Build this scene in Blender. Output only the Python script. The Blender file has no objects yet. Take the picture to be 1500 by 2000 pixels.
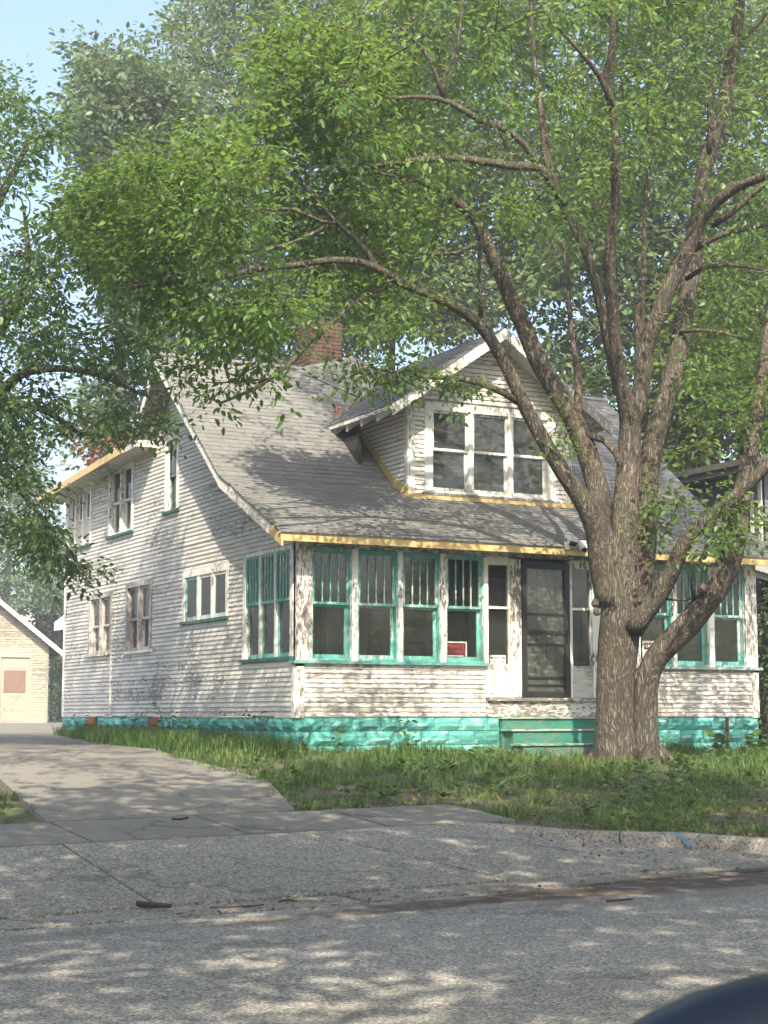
import bpy, math, random
import numpy as np
from mathutils import Vector, Matrix
random.seed(7); rng = np.random.default_rng(7)
R = math.radians
SC = bpy.context.scene
COL = SC.collection

# ------------------------------------------------------------------ camera
CAM = np.array([-10.134, -22.319, 1.372]); FPX = 3300.0; YAW = R(27.4); PITCH = math.atan(398/3300)
cd = bpy.data.cameras.new('camera'); cam = bpy.data.objects.new('camera', cd); COL.objects.link(cam)
cam.location = CAM; cam.rotation_euler = (math.pi/2+PITCH, 0, -YAW)
cd.sensor_fit = 'VERTICAL'; cd.sensor_height = 36.0; cd.lens = 36.0*FPX/2000
cd.clip_start = 0.05; cd.clip_end = 2000
cd.dof.use_dof = True; cd.dof.focus_distance = 24.0; cd.dof.aperture_fstop = cd.lens/3.4
SC.camera = cam
# ------------------------------------------------------------------ sky and sun
SUN_AZ, SUN_EL = R(25), R(42)      # azimuth measured from -Y towards -X (front left of the house)
SUNV = Vector((-math.sin(SUN_AZ)*math.cos(SUN_EL), -math.cos(SUN_AZ)*math.cos(SUN_EL), math.sin(SUN_EL)))
world = bpy.data.worlds.new('World'); SC.world = world; world.use_nodes = True
wn = world.node_tree; wn.nodes.clear()
sky = wn.nodes.new('ShaderNodeTexSky'); sky.sky_type = 'NISHITA'; sky.sun_disc = False
sky.sun_elevation = SUN_EL; sky.sun_rotation = math.atan2(SUNV.x, SUNV.y)
sky.altitude = 100; sky.air_density = 1.0; sky.dust_density = 4.5; sky.ozone_density = 1.0
bg = wn.nodes.new('ShaderNodeBackground'); bg.inputs['Strength'].default_value = 0.15
wo = wn.nodes.new('ShaderNodeOutputWorld')
wn.links.new(sky.outputs[0], bg.inputs[0]); wn.links.new(bg.outputs[0], wo.inputs[0])
sl = bpy.data.lights.new('sun', 'SUN'); sl.energy = 4.3; sl.angle = R(0.53); sl.color = (1.0, 0.88, 0.70)
so = bpy.data.objects.new('sun', sl); COL.objects.link(so); so.location = (-20, -40, 40)
so.rotation_euler = SUNV.to_track_quat('Z', 'Y').to_euler()
SC.view_settings.view_transform = 'Standard'; SC.view_settings.look = 'None'
SC.view_settings.exposure = 1.40; SC.view_settings.gamma = 1.0
try: SC.view_settings.use_curve_mapping = False
except Exception: pass
SC.render.engine = 'CYCLES'
SC.cycles.max_bounces = 8; SC.cycles.transparent_max_bounces = 24; SC.cycles.diffuse_bounces = 4
SC.cycles.use_denoising = True

# ------------------------------------------------------------------ picture point -> place
_fh = np.array([math.sin(YAW), math.cos(YAW), 0]); _rt = np.array([math.cos(YAW), -math.sin(YAW), 0]); _u0 = np.array([0, 0, 1.])
_fw = _fh*math.cos(PITCH)+_u0*math.sin(PITCH); _up = -_fh*math.sin(PITCH)+_u0*math.cos(PITCH)
def ray(x, y): return _fw+_rt*((x-750)/FPX)+_up*((1000-y)/FPX)
def at(x, y, depth): return CAM+ray(x, y)*depth
def onY(x, y, Y):
    d = ray(x, y); return CAM+d*((Y-CAM[1])/d[1])
def onX(x, y, X):
    d = ray(x, y); return CAM+d*((X-CAM[0])/d[0])
TS = [-300, -10.6, -10.06, -7.45, -6.05, 0, 12, 45, 400]; TZ = [0, 0, 0, .27, .37, .90, .97, 1.12, 1.6]
def terr(x, y):
    s = y-.07*x
    return np.interp(s, TS, TZ)+.010*np.clip(x+4, -30, 30)*np.clip((-1-s)/5, 0, 1)
def gp(x, y):
    d = ray(x, y); a = 3.0
    while a < 200:
        p = CAM+d*a
        if p[2] <= terr(p[0], p[1]): break
        a += .05
    lo, hi = a-.05, a
    for _ in range(12):
        m = (lo+hi)/2; p = CAM+d*m
        if p[2] <= terr(p[0], p[1]): hi = m
        else: lo = m
    return CAM+d*hi

# ------------------------------------------------------------------ helpers
def tag(o, label=None, cat=None, group=None, kind=None):
    if label: o['label'] = label
    if cat: o['category'] = cat
    if group: o['group'] = group
    if kind: o['kind'] = kind
    return o
def thing(name, loc, label, cat, group=None):
    o = bpy.data.objects.new(name, None); COL.objects.link(o); o.location = loc; o.empty_display_size = .3
    return tag(o, label, cat, group)
def wloc(o):
    v = Vector(o.location)
    while o.parent: 
        o = o.parent; v = v+Vector(o.location)
    return v
def link(name, me, mat=None, parent=None, origin=None):
    o = bpy.data.objects.new(name, me); COL.objects.link(o)
    if mat is not None and not me.materials: me.materials.append(mat)
    if parent is not None:
        o.parent = parent
        o.matrix_parent_inverse = parent_inv(parent)
    return o
_inv = {}
def parent_inv(p):
    if p.name not in _inv:
        m = Matrix.Translation(p.location) @ Matrix.Rotation(p.rotation_euler.z, 4, 'Z')
        q = p
        if p.parent is not None:
            m = Matrix.Identity(4) if p.type == 'MESH' else m
        _inv[p.name] = m.inverted()
    return _inv[p.name]
class MB:
    def __init__(s): s.v = []; s.f = []; s.t = []; s.smooth = False
    def poly(s, pts, tone=.5):
        b = len(s.v); s.v += [tuple(p) for p in pts]; s.f.append(tuple(range(b, b+len(pts)))); s.t.append(tone)
    def box(s, x0, x1, y0, y1, z0, z1, tone=.5):
        if x0 > x1: x0, x1 = x1, x0
        if y0 > y1: y0, y1 = y1, y0
        if z0 > z1: z0, z1 = z1, z0
        s.hexa([(x0,y0,z0),(x1,y0,z0),(x1,y1,z0),(x0,y1,z0),(x0,y0,z1),(x1,y0,z1),(x1,y1,z1),(x0,y1,z1)], tone)
        return s
    def hexa(s, p, tone=.5):
        b = len(s.v); s.v += [tuple(q) for q in p]
        for f in ((0,3,2,1),(4,5,6,7),(0,1,5,4),(1,2,6,5),(2,3,7,6),(3,0,4,7)):
            s.f.append(tuple(b+i for i in f)); s.t.append(tone)
        return s
    def prism(s, pts, vec, tone=.5):
        b = len(s.v); n = len(pts); vec = np.array(vec, float)
        s.v += [tuple(p) for p in pts]+[tuple(np.array(p)+vec) for p in pts]
        s.f.append(tuple(b+i for i in range(n))[::-1]); s.f.append(tuple(b+n+i for i in range(n)))
        for i in range(n):
            j = (i+1) % n; s.f.append((b+i, b+j, b+n+j, b+n+i))
        s.t += [tone]*(n+2); return s
    def tube(s, path, rad, sides=8, tone=.5, cap=True, wob=0.0):
        P = [np.array(p, float) for p in path]; n = len(P); b = len(s.v); ref = None
        for i in range(n):
            d = P[min(i+1, n-1)]-P[max(i-1, 0)]; d = d/(np.linalg.norm(d)+1e-9)
            if ref is None:
                ref = np.array([1., 0, 0]) if abs(d[0]) < .8 else np.array([0, 1., 0])
            a = ref-d*(ref@d); a /= np.linalg.norm(a)+1e-9; c = np.cross(d, a); ref = a
            for k in range(sides):
                an = 2*math.pi*k/sides
                rr = rad[i]*(1+wob*(math.sin(3*an+i*.9)*.5+math.sin(5*an-i*1.7)*.3+random.uniform(-.4, .4)))
                s.v.append(tuple(P[i]+(a*math.cos(an)+c*math.sin(an))*rr))
        for i in range(n-1):
            for k in range(sides):
                k2 = (k+1) % sides
                s.f.append((b+i*sides+k, b+i*sides+k2, b+(i+1)*sides+k2, b+(i+1)*sides+k)); s.t.append(tone)
        if cap:
            s.f.append(tuple(b+k for k in range(sides))[::-1]); s.t.append(tone)
            s.f.append(tuple(b+(n-1)*sides+k for k in range(sides))); s.t.append(tone)
        return s
    def build(s, name, mat, parent=None, smooth=None):
        me = bpy.data.meshes.new(name); me.from_pydata(s.v, [], s.f)
        a = me.attributes.new('tone', 'FLOAT', 'FACE'); a.data.foreach_set('value', s.t)
        if smooth or s.smooth: me.polygons.foreach_set('use_smooth', [True]*len(me.polygons))
        me.update()
        return link(name, me, mat, parent)
def fast_mesh(name, V, F, tones, mat, parent=None, smooth=False):
    """V (n,3), F (m,k) constant k"""
    me = bpy.data.meshes.new(name); n, (m, k) = len(V), F.shape
    me.vertices.add(n); me.vertices.foreach_set('co', np.asarray(V, np.float32).ravel())
    me.loops.add(m*k); me.loops.foreach_set('vertex_index', F.astype(np.int32).ravel())
    me.polygons.add(m); me.polygons.foreach_set('loop_start', np.arange(0, m*k, k, dtype=np.int32))
    a = me.attributes.new('tone', 'FLOAT', 'FACE'); a.data.foreach_set('value', np.asarray(tones, np.float32))
    if smooth: me.polygons.foreach_set('use_smooth', np.ones(m, bool))
    me.update(calc_edges=True); me.validate()
    return link(name, me, mat, parent)

# ------------------------------------------------------------------ materials
class NG:
    def __init__(s, name):
        s.m = bpy.data.materials.new(name); s.m.use_nodes = True; s.nt = s.m.node_tree; s.nt.nodes.clear()
        s.out = s.nt.nodes.new('ShaderNodeOutputMaterial')
    def n(s, t, props=None, **inp):
        nd = s.nt.nodes.new('ShaderNode'+t)
        for k, v in (props or {}).items(): setattr(nd, k, v)
        for k, v in inp.items():
            k = k.replace('_', ' ')
            sk = nd.inputs[int(k)] if k.isdigit() else nd.inputs[k]
            s.set(sk, v)
        return nd
    def set(s, sk, v):
        if isinstance(v, bpy.types.NodeSocket): s.nt.links.new(v, sk)
        elif isinstance(v, (tuple, list)) and sk.type == 'RGBA' and len(v) == 3: sk.default_value = (*v, 1)
        else: sk.default_value = v
    def math(s, op, a, b=0.0, clamp=False):
        nd = s.nt.nodes.new('ShaderNodeMath'); nd.operation = op; nd.use_clamp = clamp
        s.set(nd.inputs[0], a); s.set(nd.inputs[1], b); return nd.outputs[0]
    def mix(s, f, a, b):
        nd = s.nt.nodes.new('ShaderNodeMix'); nd.data_type = 'RGBA'
        s.set(nd.inputs[0], f); s.set(nd.inputs[6], a); s.set(nd.inputs[7], b); return nd.outputs[2]
    def ramp(s, f, lo, hi):
        nd = s.nt.nodes.new('ShaderNodeMapRange'); nd.interpolation_type = 'SMOOTHSTEP'
        s.set(nd.inputs[0], f); nd.inputs[1].default_value = lo; nd.inputs[2].default_value = hi; return nd.outputs[0]
    def coord(s, scale=(1, 1, 1)):
        c = s.n('TexCoord').outputs['Object']
        mp = s.n('Mapping', Vector=c); mp.inputs['Scale'].default_value = scale; return mp.outputs[0]
    def noise(s, vec, scale, detail=4, rough=.55, dist=0.0):
        nd = s.n('TexNoise', Vector=vec, Scale=scale, Detail=detail, Roughness=rough); nd.inputs['Distortion'].default_value = dist
        return nd.outputs[0]
    def tone(s): return s.n('Attribute', {'attribute_name': 'tone'}).outputs['Fac']
    def rand(s): return s.n('ObjectInfo').outputs['Random']
    def bump(s, h, strength=.3, dist=.01):
        return s.n('Bump', Height=h, Strength=strength, Distance=dist).outputs[0]
    def bsdf(s, **k):
        b = s.n('BsdfPrincipled', **k); return b
    def done(s, shader): s.nt.links.new(shader, s.out.inputs[0]); return s.m

def m_paint(name, col, wood, amount, vertical=False, rough=.6, under=None, grime=.25, lip_wear_shade=False, psc=6.5):
    g = NG(name)
    sc = (5, 5, 1.3) if vertical else (1.3, 1.3, 5)
    v = g.coord(sc); r = g.rand()
    off = g.n('VectorMath', {'operation': 'ADD'}); g.set(off.inputs[0], v)
    cmb = g.n('CombineXYZ', X=g.math('MULTIPLY', r, 7.3), Y=g.math('MULTIPLY', r, 3.1), Z=g.math('MULTIPLY', r, 5.7)); g.set(off.inputs[1], cmb.outputs[0])
    v2 = off.outputs[0]
    big = g.noise(g.coord((.55, .55, .8)), 1.0, 3)
    fine = g.noise(v2, psc, 9, .70)
    mk = g.math('ADD', g.math('ADD', fine, g.math('MULTIPLY', g.math('SUBTRACT', big, .5), .55)), g.math('MULTIPLY', g.math('SUBTRACT', r, .5), .12))
    th = .80-.36*amount
    mask = g.ramp(mk, th, th+.035)
    grain = g.noise(g.coord((70, 70, 3) if vertical else (3, 3, 90)), 1.0, 5, .7)
    woodc = g.mix(grain, tuple(c*.55 for c in wood), tuple(min(1, c*1.35) for c in wood))
    dirt = g.noise(v2, 1.7, 5, .6)
    pc = g.mix(g.math('MULTIPLY', g.ramp(dirt, .38, .75), grime), col, tuple(c*w for c, w in zip(col, (.52, .50, .46))))
    if under:
        um = g.ramp(g.noise(v2, 2.3, 6, .6), .52, .60); pc = g.mix(um, pc, under)
    if lip_wear_shade:
        ed = g.math('MULTIPLY', g.math('SUBTRACT', 1.0, g.tone()), g.ramp(g.noise(v2, 3.2, 4, .6), .22, .45)); mask = g.math('MAXIMUM', mask, g.math('MULTIPLY', ed, .85))  # dark lower board edge: bare grimy wood plus a painted shadow line
    c = g.mix(mask, pc, woodc)
    h = g.math('ADD', g.math('MULTIPLY', g.math('SUBTRACT', 1.0, mask), 1.0), g.math('MULTIPLY', grain, .35))
    b = g.bsdf(Base_Color=c, Roughness=rough, Normal=g.bump(h, .55, .006))
    b.inputs['Specular IOR Level'].default_value = .3
    return g.done(b.outputs[0])
WOOD = (.17, .155, .13)
M = {}
M['siding'] = m_paint('siding_paint', (.60, .585, .55), (.20, .19, .17), .60, grime=.6, lip_wear_shade=True)
M['siding_front'] = m_paint('siding_front_paint', (.66, .64, .60), (.275, .262, .235), .87, lip_wear_shade=True, psc=5.0)
M['siding_dormer'] = m_paint('siding_dormer_paint', (.66, .64, .59), WOOD, .55, lip_wear_shade=True)
M['trim'] = m_paint('trim_paint', (.72, .70, .66), (.16, .14, .12), .62, True)
M['trim_h'] = m_paint('trim_paint_level', (.70, .68, .64), (.17, .15, .12), .60)
M['trim_bare'] = m_paint('trim_bare', (.62, .60, .55), (.19, .18, .155), 1.05)
M['trim_d'] = m_paint('trim_dormer', (.68, .66, .61), (.26, .235, .20), .76, True, under=(.55, .72, .68))
M['post'] = m_paint('post_paint', (.66, .64, .60), (.22, .20, .175), .74, True)
M['teal'] = m_paint('teal_paint', (.11, .36, .32), (.50, .54, .51), .74, True)
M['teal_h'] = m_paint('teal_paint_level', (.10, .31, .275), (.34, .36, .33), .88)
M['teal_worn'] = m_paint('worn_teal', (.16, .40, .36), (.58, .60, .55), 1.0, True)
M['teal_dark'] = m_paint('teal_sill', (.03, .13, .11), (.20, .20, .17), .75)
M['greyframe'] = m_paint('grey_frame', (.52, .50, .47), (.26, .24, .215), .82, True)
M['block'] = m_paint('block_paint', (.085, .33, .295), (.06, .20, .18), .62, rough=.85, grime=.75, under=(.20, .44, .40))
M['step'] = m_paint('step_paint', (.035, .19, .14), (.12, .17, .14), .80, rough=.8, grime=.6)
M['tread'] = m_paint('tread_edge', (.30, .36, .30), (.05, .20, .15), .80, rough=.85, grime=.5)
M['yard_panel'] = m_paint('panel_paint', (.62, .60, .54), (.23, .18, .10), .85)
M['garage'] = m_paint('garage_paint', (.37, .352, .285), (.20, .185, .155), .72, lip_wear_shade=True)
M['garage_door'] = m_paint('garage_door_paint', (.34, .32, .265), (.19, .17, .14), .66)

def m_simple(name, col, rough=.6, var=.25, scale=6, metal=0, spec=.3, stretch=(1, 1, 1)):
    g = NG(name); v = g.coord(stretch); nz = g.noise(v, scale, 6, .6)
    c = g.mix(nz, tuple(x*(1-var) for x in col), tuple(min(1, x*(1+var)) for x in col))
    b = g.bsdf(Base_Color=c, Roughness=rough, Normal=g.bump(nz, .15, .004)); b.inputs['Metallic'].default_value = metal
    b.inputs['Specular IOR Level'].default_value = spec
    return g.done(b.outputs[0])
def m_lumber(name):
    g = NG(name); v = g.coord((1.2, 1.2, 22)); r = g.rand()
    nz = g.noise(v, 2.0, 6, .6, 1.2); k = g.n('TexVoronoi', Vector=g.coord((1.6, 1.6, 7)), Scale=1.5).outputs[0]
    c = g.mix(nz, (.38, .27, .105), (.52, .40, .175)); c = g.mix(g.math('MULTIPLY', r, .4), c, (.58, .45, .22))
    c = g.mix(g.ramp(k, .10, .03), c, (.20, .10, .03))
    c = g.mix(g.math('MULTIPLY', g.ramp(g.noise(g.coord((.8, .8, 2)), 1.5, 5), .52, .7), .4), c, (.38, .33, .22))
    b = g.bsdf(Base_Color=c, Roughness=.65, Normal=g.bump(nz, .2, .004)); return g.done(b.outputs[0])
M['lumber'] = m_lumber('new_lumber')
def m_shingle(name, dark, light):
    g = NG(name); t = g.tone(); r = g.rand()
    gr = g.noise(g.coord(), 190, 2, .7); bigv = g.noise(g.coord((.5, .5, .5)), 1.2, 4)
    f = g.math('ADD', g.math('MULTIPLY', t, .75), g.math('MULTIPLY', r, .25))
    c = g.mix(f, dark, light); c = g.mix(g.math('MULTIPLY', gr, .55), c, tuple(x*1.6 for x in light))
    c = g.mix(g.math('MULTIPLY', g.ramp(bigv, .45, .75), .35), c, (.16, .155, .13))
    b = g.bsdf(Base_Color=c, Roughness=.9, Normal=g.bump(gr, .35, .004)); b.inputs['Specular IOR Level'].default_value = .15
    return g.done(b.outputs[0])
M['shingle'] = m_shingle('roof_shingle', (.072, .074, .075), (.162, .163, .157))
M['shingle_n'] = m_shingle('neighbour_shingle', (.14, .14, .14), (.25, .25, .24))
def m_glass(name, dust=.10, tint=(.30, .30, .27)):
    g = NG(name); nz = g.noise(g.coord((1, 1, 1)), 2.2, 6, .65); sm = g.noise(g.coord((1, 1, 3)), 9, 4, .6)
    tr = g.n('BsdfTransparent', Color=(.86, .90, .87)); gl = g.n('BsdfGlossy', Color=(.9, .9, .9), Roughness=.03)
    g.set(gl.inputs['Normal'], g.bump(nz, .05, .02))
    fr = g.n('Fresnel', IOR=1.5).outputs[0]
    mx = g.n('MixShader'); g.set(mx.inputs[0], fr); g.set(mx.inputs[1], tr.outputs[0]); g.set(mx.inputs[2], gl.outputs[0])
    df = g.n('BsdfDiffuse', Color=tint)
    m2 = g.n('MixShader'); g.set(m2.inputs[0], g.math('ADD', g.math('MULTIPLY', g.ramp(sm, .45, .8), dust*1.6), dust*.5)); g.set(m2.inputs[1], mx.outputs[0]); g.set(m2.inputs[2], df.outputs[0])
    return g.done(m2.outputs[0])
M['glass'] = m_glass('old_glass', .05); M['glass_dusty'] = m_glass('dusty_glass', .13, (.36, .35, .33))
def m_leaf(name, c0, c1, tr, transl=.38, rough=.42):
    g = NG(name); t = g.tone(); c = g.mix(t, c0, c1)
    b = g.bsdf(Base_Color=c, Roughness=rough); b.inputs['Specular IOR Level'].default_value = .35
    tl = g.n('BsdfTranslucent', Color=g.mix(t, tuple(x*.75 for x in tr), tr))
    mx = g.n('MixShader'); mx.inputs[0].default_value = transl
    g.set(mx.inputs[1], b.outputs[0]); g.set(mx.inputs[2], tl.outputs[0]); return g.done(mx.outputs[0])
M['leaf'] = m_leaf('street_leaf', (.030, .082, .022), (.125, .210, .055), (.30, .42, .07), .44)
M['leaf_left'] = m_leaf('left_leaf', (.045, .105, .040), (.12, .20, .075), (.22, .32, .08))
M['leaf_bg'] = m_leaf('far_leaf', (.055, .105, .045), (.14, .20, .085), (.22, .30, .08))
M['leaf_pale'] = m_leaf('pale_leaf', (.07, .12, .07), (.15, .22, .12), (.22, .30, .11))
M['leaf_yellow'] = m_leaf('yellow_leaf', (.05, .105, .025), (.14, .20, .045), (.26, .32, .05))
M['leaf_bush'] = m_leaf('bush_leaf', (.07, .085, .03), (.14, .14, .05), (.18, .17, .05))
M['leaf_red'] = m_leaf('red_leaf', (.16, .07, .035), (.26, .12, .06), (.28, .12, .05))
M['grass'] = m_leaf('grass_blade', (.050, .120, .024), (.185, .235, .075), (.20, .30, .06), .3, .55)
M['weed'] = m_leaf('weed_leaf', (.05, .11, .03), (.11, .18, .05), (.18, .27, .05), .3)
M['deadleaf'] = m_simple('dead_leaf', (.16, .095, .05), .8, .5, 30)
def m_bark(name, dark, light, sc=1.0):
    g = NG(name); v = g.coord((1, 1, .17))
    w = g.n('VectorMath', {'operation': 'ADD'}); g.set(w.inputs[0], v)
    wn_ = g.n('VectorMath', {'operation': 'SCALE'}); g.set(wn_.inputs[0], g.n('TexNoise', Vector=g.coord((1, 1, .35)), Scale=7.0, Detail=4).outputs['Color']); wn_.inputs['Scale'].default_value = .11
    g.set(w.inputs[1], wn_.outputs[0]); v2 = w.outputs[0]
    rid = g.n('TexNoise', Vector=v2, Scale=30*sc, Detail=5, Roughness=.55).outputs[0]
    rid = g.math('SUBTRACT', 1.0, g.math('MULTIPLY', g.math('ABSOLUTE', g.math('SUBTRACT', rid, .5)), 5.0), True)
    fine = g.noise(g.coord((1, 1, .3)), 110*sc, 5, .7); big = g.noise(g.coord((1, 1, .5)), 1.6, 5)
    h = g.math('SUBTRACT', g.math('ADD', .75, g.math('MULTIPLY', fine, .5)), g.math('MULTIPLY', rid, .75))
    c = g.mix(g.ramp(h, .15, 1.05), dark, light)
    c = g.mix(g.math('MULTIPLY', g.ramp(big, .48, .70), .3), c, (.17, .125, .09))
    c = g.mix(g.math('MULTIPLY', g.ramp(g.noise(g.coord(), .9, 5), .52, .7), .35), c, (.10, .115, .075))
    b = g.bsdf(Base_Color=c, Roughness=.92, Normal=g.bump(h, .9, .03)); b.inputs['Specular IOR Level'].default_value = .12
    return g.done(b.outputs[0])
M['bark'] = m_bark('street_bark', (.044, .038, .031), (.245, .218, .176))
M['bark_far'] = m_bark('far_bark', (.09, .075, .06), (.26, .23, .19))
M['bark_pale'] = m_bark('pale_bark', (.30, .26, .20), (.50, .45, .37))

def s_coord(g):
    """street-wise distance s = y - .07x, and x"""
    sp = g.n('SeparateXYZ', Vector=g.n('TexCoord').outputs['Object'])
    return g.math('SUBTRACT', sp.outputs[1], g.math('MULTIPLY', sp.outputs[0], .07)), sp.outputs[0]
def m_paving(name, lo, hi, stone, agg=95, mud=False, crack=0.0, sp=1.0):
    g = NG(name); v = g.coord()
    fine = g.n('TexVoronoi', Vector=v, Scale=agg).outputs['Color']
    fs = g.n('SeparateColor', Color=fine).outputs[0]
    n1 = g.noise(v, agg*.45, 4, .7); n2 = g.noise(v, .9, 5, .6); n3 = g.noise(v, 5, 5, .65)
    c = g.mix(n2, lo, hi)
    c = g.mix(g.math('MULTIPLY', g.ramp(fs, .58, .92), .75*sp), c, stone)
    c = g.mix(g.math('MULTIPLY', g.ramp(fs, .34, .05), .7*sp), c, tuple(x*.30 for x in lo))
    c = g.mix(g.math('MULTIPLY', g.ramp(n3, .54, .78), .22), c, tuple(x*.55 for x in lo))
    pt = g.ramp(g.noise(g.coord((.3, 1, 1)), .55, 5, .6), .40, .66); c = g.mix(g.math('MULTIPLY', pt, .24), c, tuple(x*.62 for x in lo))
    if mud:
        s, x = s_coord(g); wob = g.noise(g.coord((.35, 1, 1)), 1.2, 6, .62)
        d = g.math('ABSOLUTE', g.math('SUBTRACT', g.math('ADD', s, g.math('MULTIPLY', g.math('SUBTRACT', wob, .5), 1.1)), -11.02))
        wid = g.math('ADD', .12, g.math('MULTIPLY', g.ramp(x, -6.5, 0.5), .55))
        a = g.math('SUBTRACT', 1.0, g.math('DIVIDE', d, wid), True)
        a = g.math('MULTIPLY', g.ramp(a, .0, .3), g.ramp(x, -7.0, -3.2)); a = g.math('MULTIPLY', a, g.ramp(n3, .30, .52))
        c = g.mix(a, c, g.mix(n1, (.035, .026, .018), (.085, .062, .045)))
        a2 = g.math('MULTIPLY', g.ramp(g.math('SUBTRACT', 1.0, g.math('DIVIDE', d, g.math('MULTIPLY', wid, 2.2)), True), 0, .6), .5)
        c = g.mix(g.math('MULTIPLY', a2, g.ramp(n2, .35, .6)), c, (.13, .10, .075))
    if crack:
        vo = g.n('TexVoronoi', {'feature': 'DISTANCE_TO_EDGE'}, Vector=g.n('VectorMath', {'operation': 'ADD'}, **{}).outputs[0], Scale=.35)
        w = g.n('VectorMath', {'operation': 'ADD'}); g.set(w.inputs[0], v); g.set(w.inputs[1], g.n('TexNoise', Vector=v, Scale=2.2, Detail=5).outputs['Color']); g.set(vo.inputs['Vector'], w.outputs[0])
        c = g.mix(g.math('MULTIPLY', g.ramp(vo.outputs[0], .013, .005), crack), c, tuple(x*.3 for x in lo))
    h = g.math('ADD', g.math('MULTIPLY', fs, .6), n1)
    b = g.bsdf(Base_Color=c, Roughness=.92, Normal=g.bump(h, .5, .006)); b.inputs['Specular IOR Level'].default_value = .2
    return g.done(b.outputs[0])
M['asphalt'] = m_paving('asphalt', (.208, .198, .176), (.285, .272, .245), (.55, .53, .48), 78, True, .35)
M['concrete'] = m_paving('concrete', (.150, .145, .125), (.225, .215, .188), (.30, .285, .25), 110, False, .5, .45)
M['apron'] = m_paving('apron_concrete', (.192, .179, .153), (.285, .267, .229), (.48, .455, .40), 62, True, .4)
M['curb'] = m_paving('curb_concrete', (.22, .20, .175), (.33, .31, .275), (.40, .37, .32), 60)
def m_soil(name):
    g = NG(name); v = g.coord(); n1 = g.noise(v, 3, 6, .6); n2 = g.noise(v, 40, 4, .7)
    c = g.mix(n1, (.045, .040, .026), (.105, .095, .055)); c = g.mix(g.math('MULTIPLY', n2, .5), c, (.14, .12, .08))
    gr = g.ramp(g.noise(v, .5, 4), .42, .6); c = g.mix(g.math('MULTIPLY', gr, .6), c, (.055, .085, .025))
    b = g.bsdf(Base_Color=c, Roughness=.95, Normal=g.bump(n2, .6, .03)); return g.done(b.outputs[0])
M['soil'] = m_soil('lawn_soil')
M['dark'] = m_simple('black_storm_door', (.022, .023, .022), .45, .3, 8)
M['screen'] = m_glass('storm_glass', .26, (.30, .31, .28))
M['doorpaint'] = m_simple('inner_door_paint', (.27, .27, .24), .6, .15, 3)
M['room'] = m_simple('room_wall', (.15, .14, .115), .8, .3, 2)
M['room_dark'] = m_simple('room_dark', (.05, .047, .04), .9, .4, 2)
M['curtain'] = m_simple('curtain_cloth', (.80, .73, .60), .9, .12, 5)
M['soffit'] = m_paint('soffit_paint', (.50, .48, .44), (.2, .18, .15), .7)
M['rust'] = m_simple('rusty_board', (.22, .10, .05), .9, .5, 9)
M['brick'] = m_simple('old_brick', (.085, .048, .04), .9, .45, 14)
M['mortar'] = m_simple('mortar', (.24, .21, .185), .95, .2, 20)
M['white'] = m_simple('white_plastic', (.78, .78, .76), .4, .05, 3)
M['black'] = m_simple('black_plastic', (.02, .02, .022), .3, .1, 3)
M['signred'] = m_simple('sign_red', (.10, .022, .02), .5, .15, 8)
M['signtext'] = m_simple('sign_text_red', (.26, .07, .06), .5, .1, 8)
M['signwhite'] = m_simple('sign_white', (.62, .64, .60), .5, .08, 8)
M['signblack'] = m_simple('sign_black', (.03, .035, .035), .5, .1, 8)
M['signframe'] = m_simple('sign_frame', (.55, .52, .46), .6, .15, 12)
M['stick'] = m_simple('dry_stick', (.06, .042, .03), .9, .4, 25)
M['blue'] = m_simple('blue_spray', (.13, .22, .30), .8, .3, 40)
M['nb_siding'] = m_simple('neighbour_siding', (.105, .115, .125), .7, .25, 5, stretch=(1, 1, 4))
M['nb_roof'] = m_simple('neighbour_roof', (.075, .068, .058), .95, .35, 5)
M['nb_trim'] = m_simple('neighbour_trim', (.55, .54, .52), .7, .2, 6)
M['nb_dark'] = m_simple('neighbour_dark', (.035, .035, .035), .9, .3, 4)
M['tan'] = m_simple('tan_stucco', (.60, .44, .30), .9, .15, 7)
M['ply'] = m_simple('plywood', (.19, .125, .10), .85, .35, 8)
M['wire'] = m_simple('black_cable', (.03, .03, .03), .7, .1, 3)
M['car'] = m_simple('dark_car_paint', (.005, .008, .018), .28, .1, 3, 0, .4)
M['orange'] = m_leaf('orange_leaf', (.55, .16, .04), (.65, .25, .07), (.5, .2, .05), .2)

# ------------------------------------------------------------------ ground
def structure(o): o['kind'] = 'structure'; return o
def sheet(name, xs, ss, lift, mat, zfun=terr):
    V = []; 
    for s in ss:
        for x in xs:
            y = s+.07*x; V.append((x, y, float(zfun(x, y))+lift))
    nx, ns = len(xs), len(ss)
    F = np.array([(j*nx+i, j*nx+i+1, (j+1)*nx+i+1, (j+1)*nx+i) for j in range(ns-1) for i in range(nx-1)])
    return structure(fast_mesh(name, np.array(V), F, np.full(len(F), .5), mat))
xs = list(np.unique(np.concatenate([np.linspace(-500, -34, 8), np.linspace(-34, 30, 33), np.linspace(30, 500, 8)])))
sheet('ground', xs, [-10.75, -10.06, -9, -8, -7.45, -6.7, -6.05, -5, -4, -3, -2, -1, 0, 6, 12, 25, 45, 80, 150, 400, 900], -.035, M['soil'])
sheet('road', xs, [-24.5, -20, -15, -13, -11.5, -10.62], 0.0, M['asphalt'])
sheet('far_verge', xs, [-300, -80, -40, -24.5], -.02, M['soil'])

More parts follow.
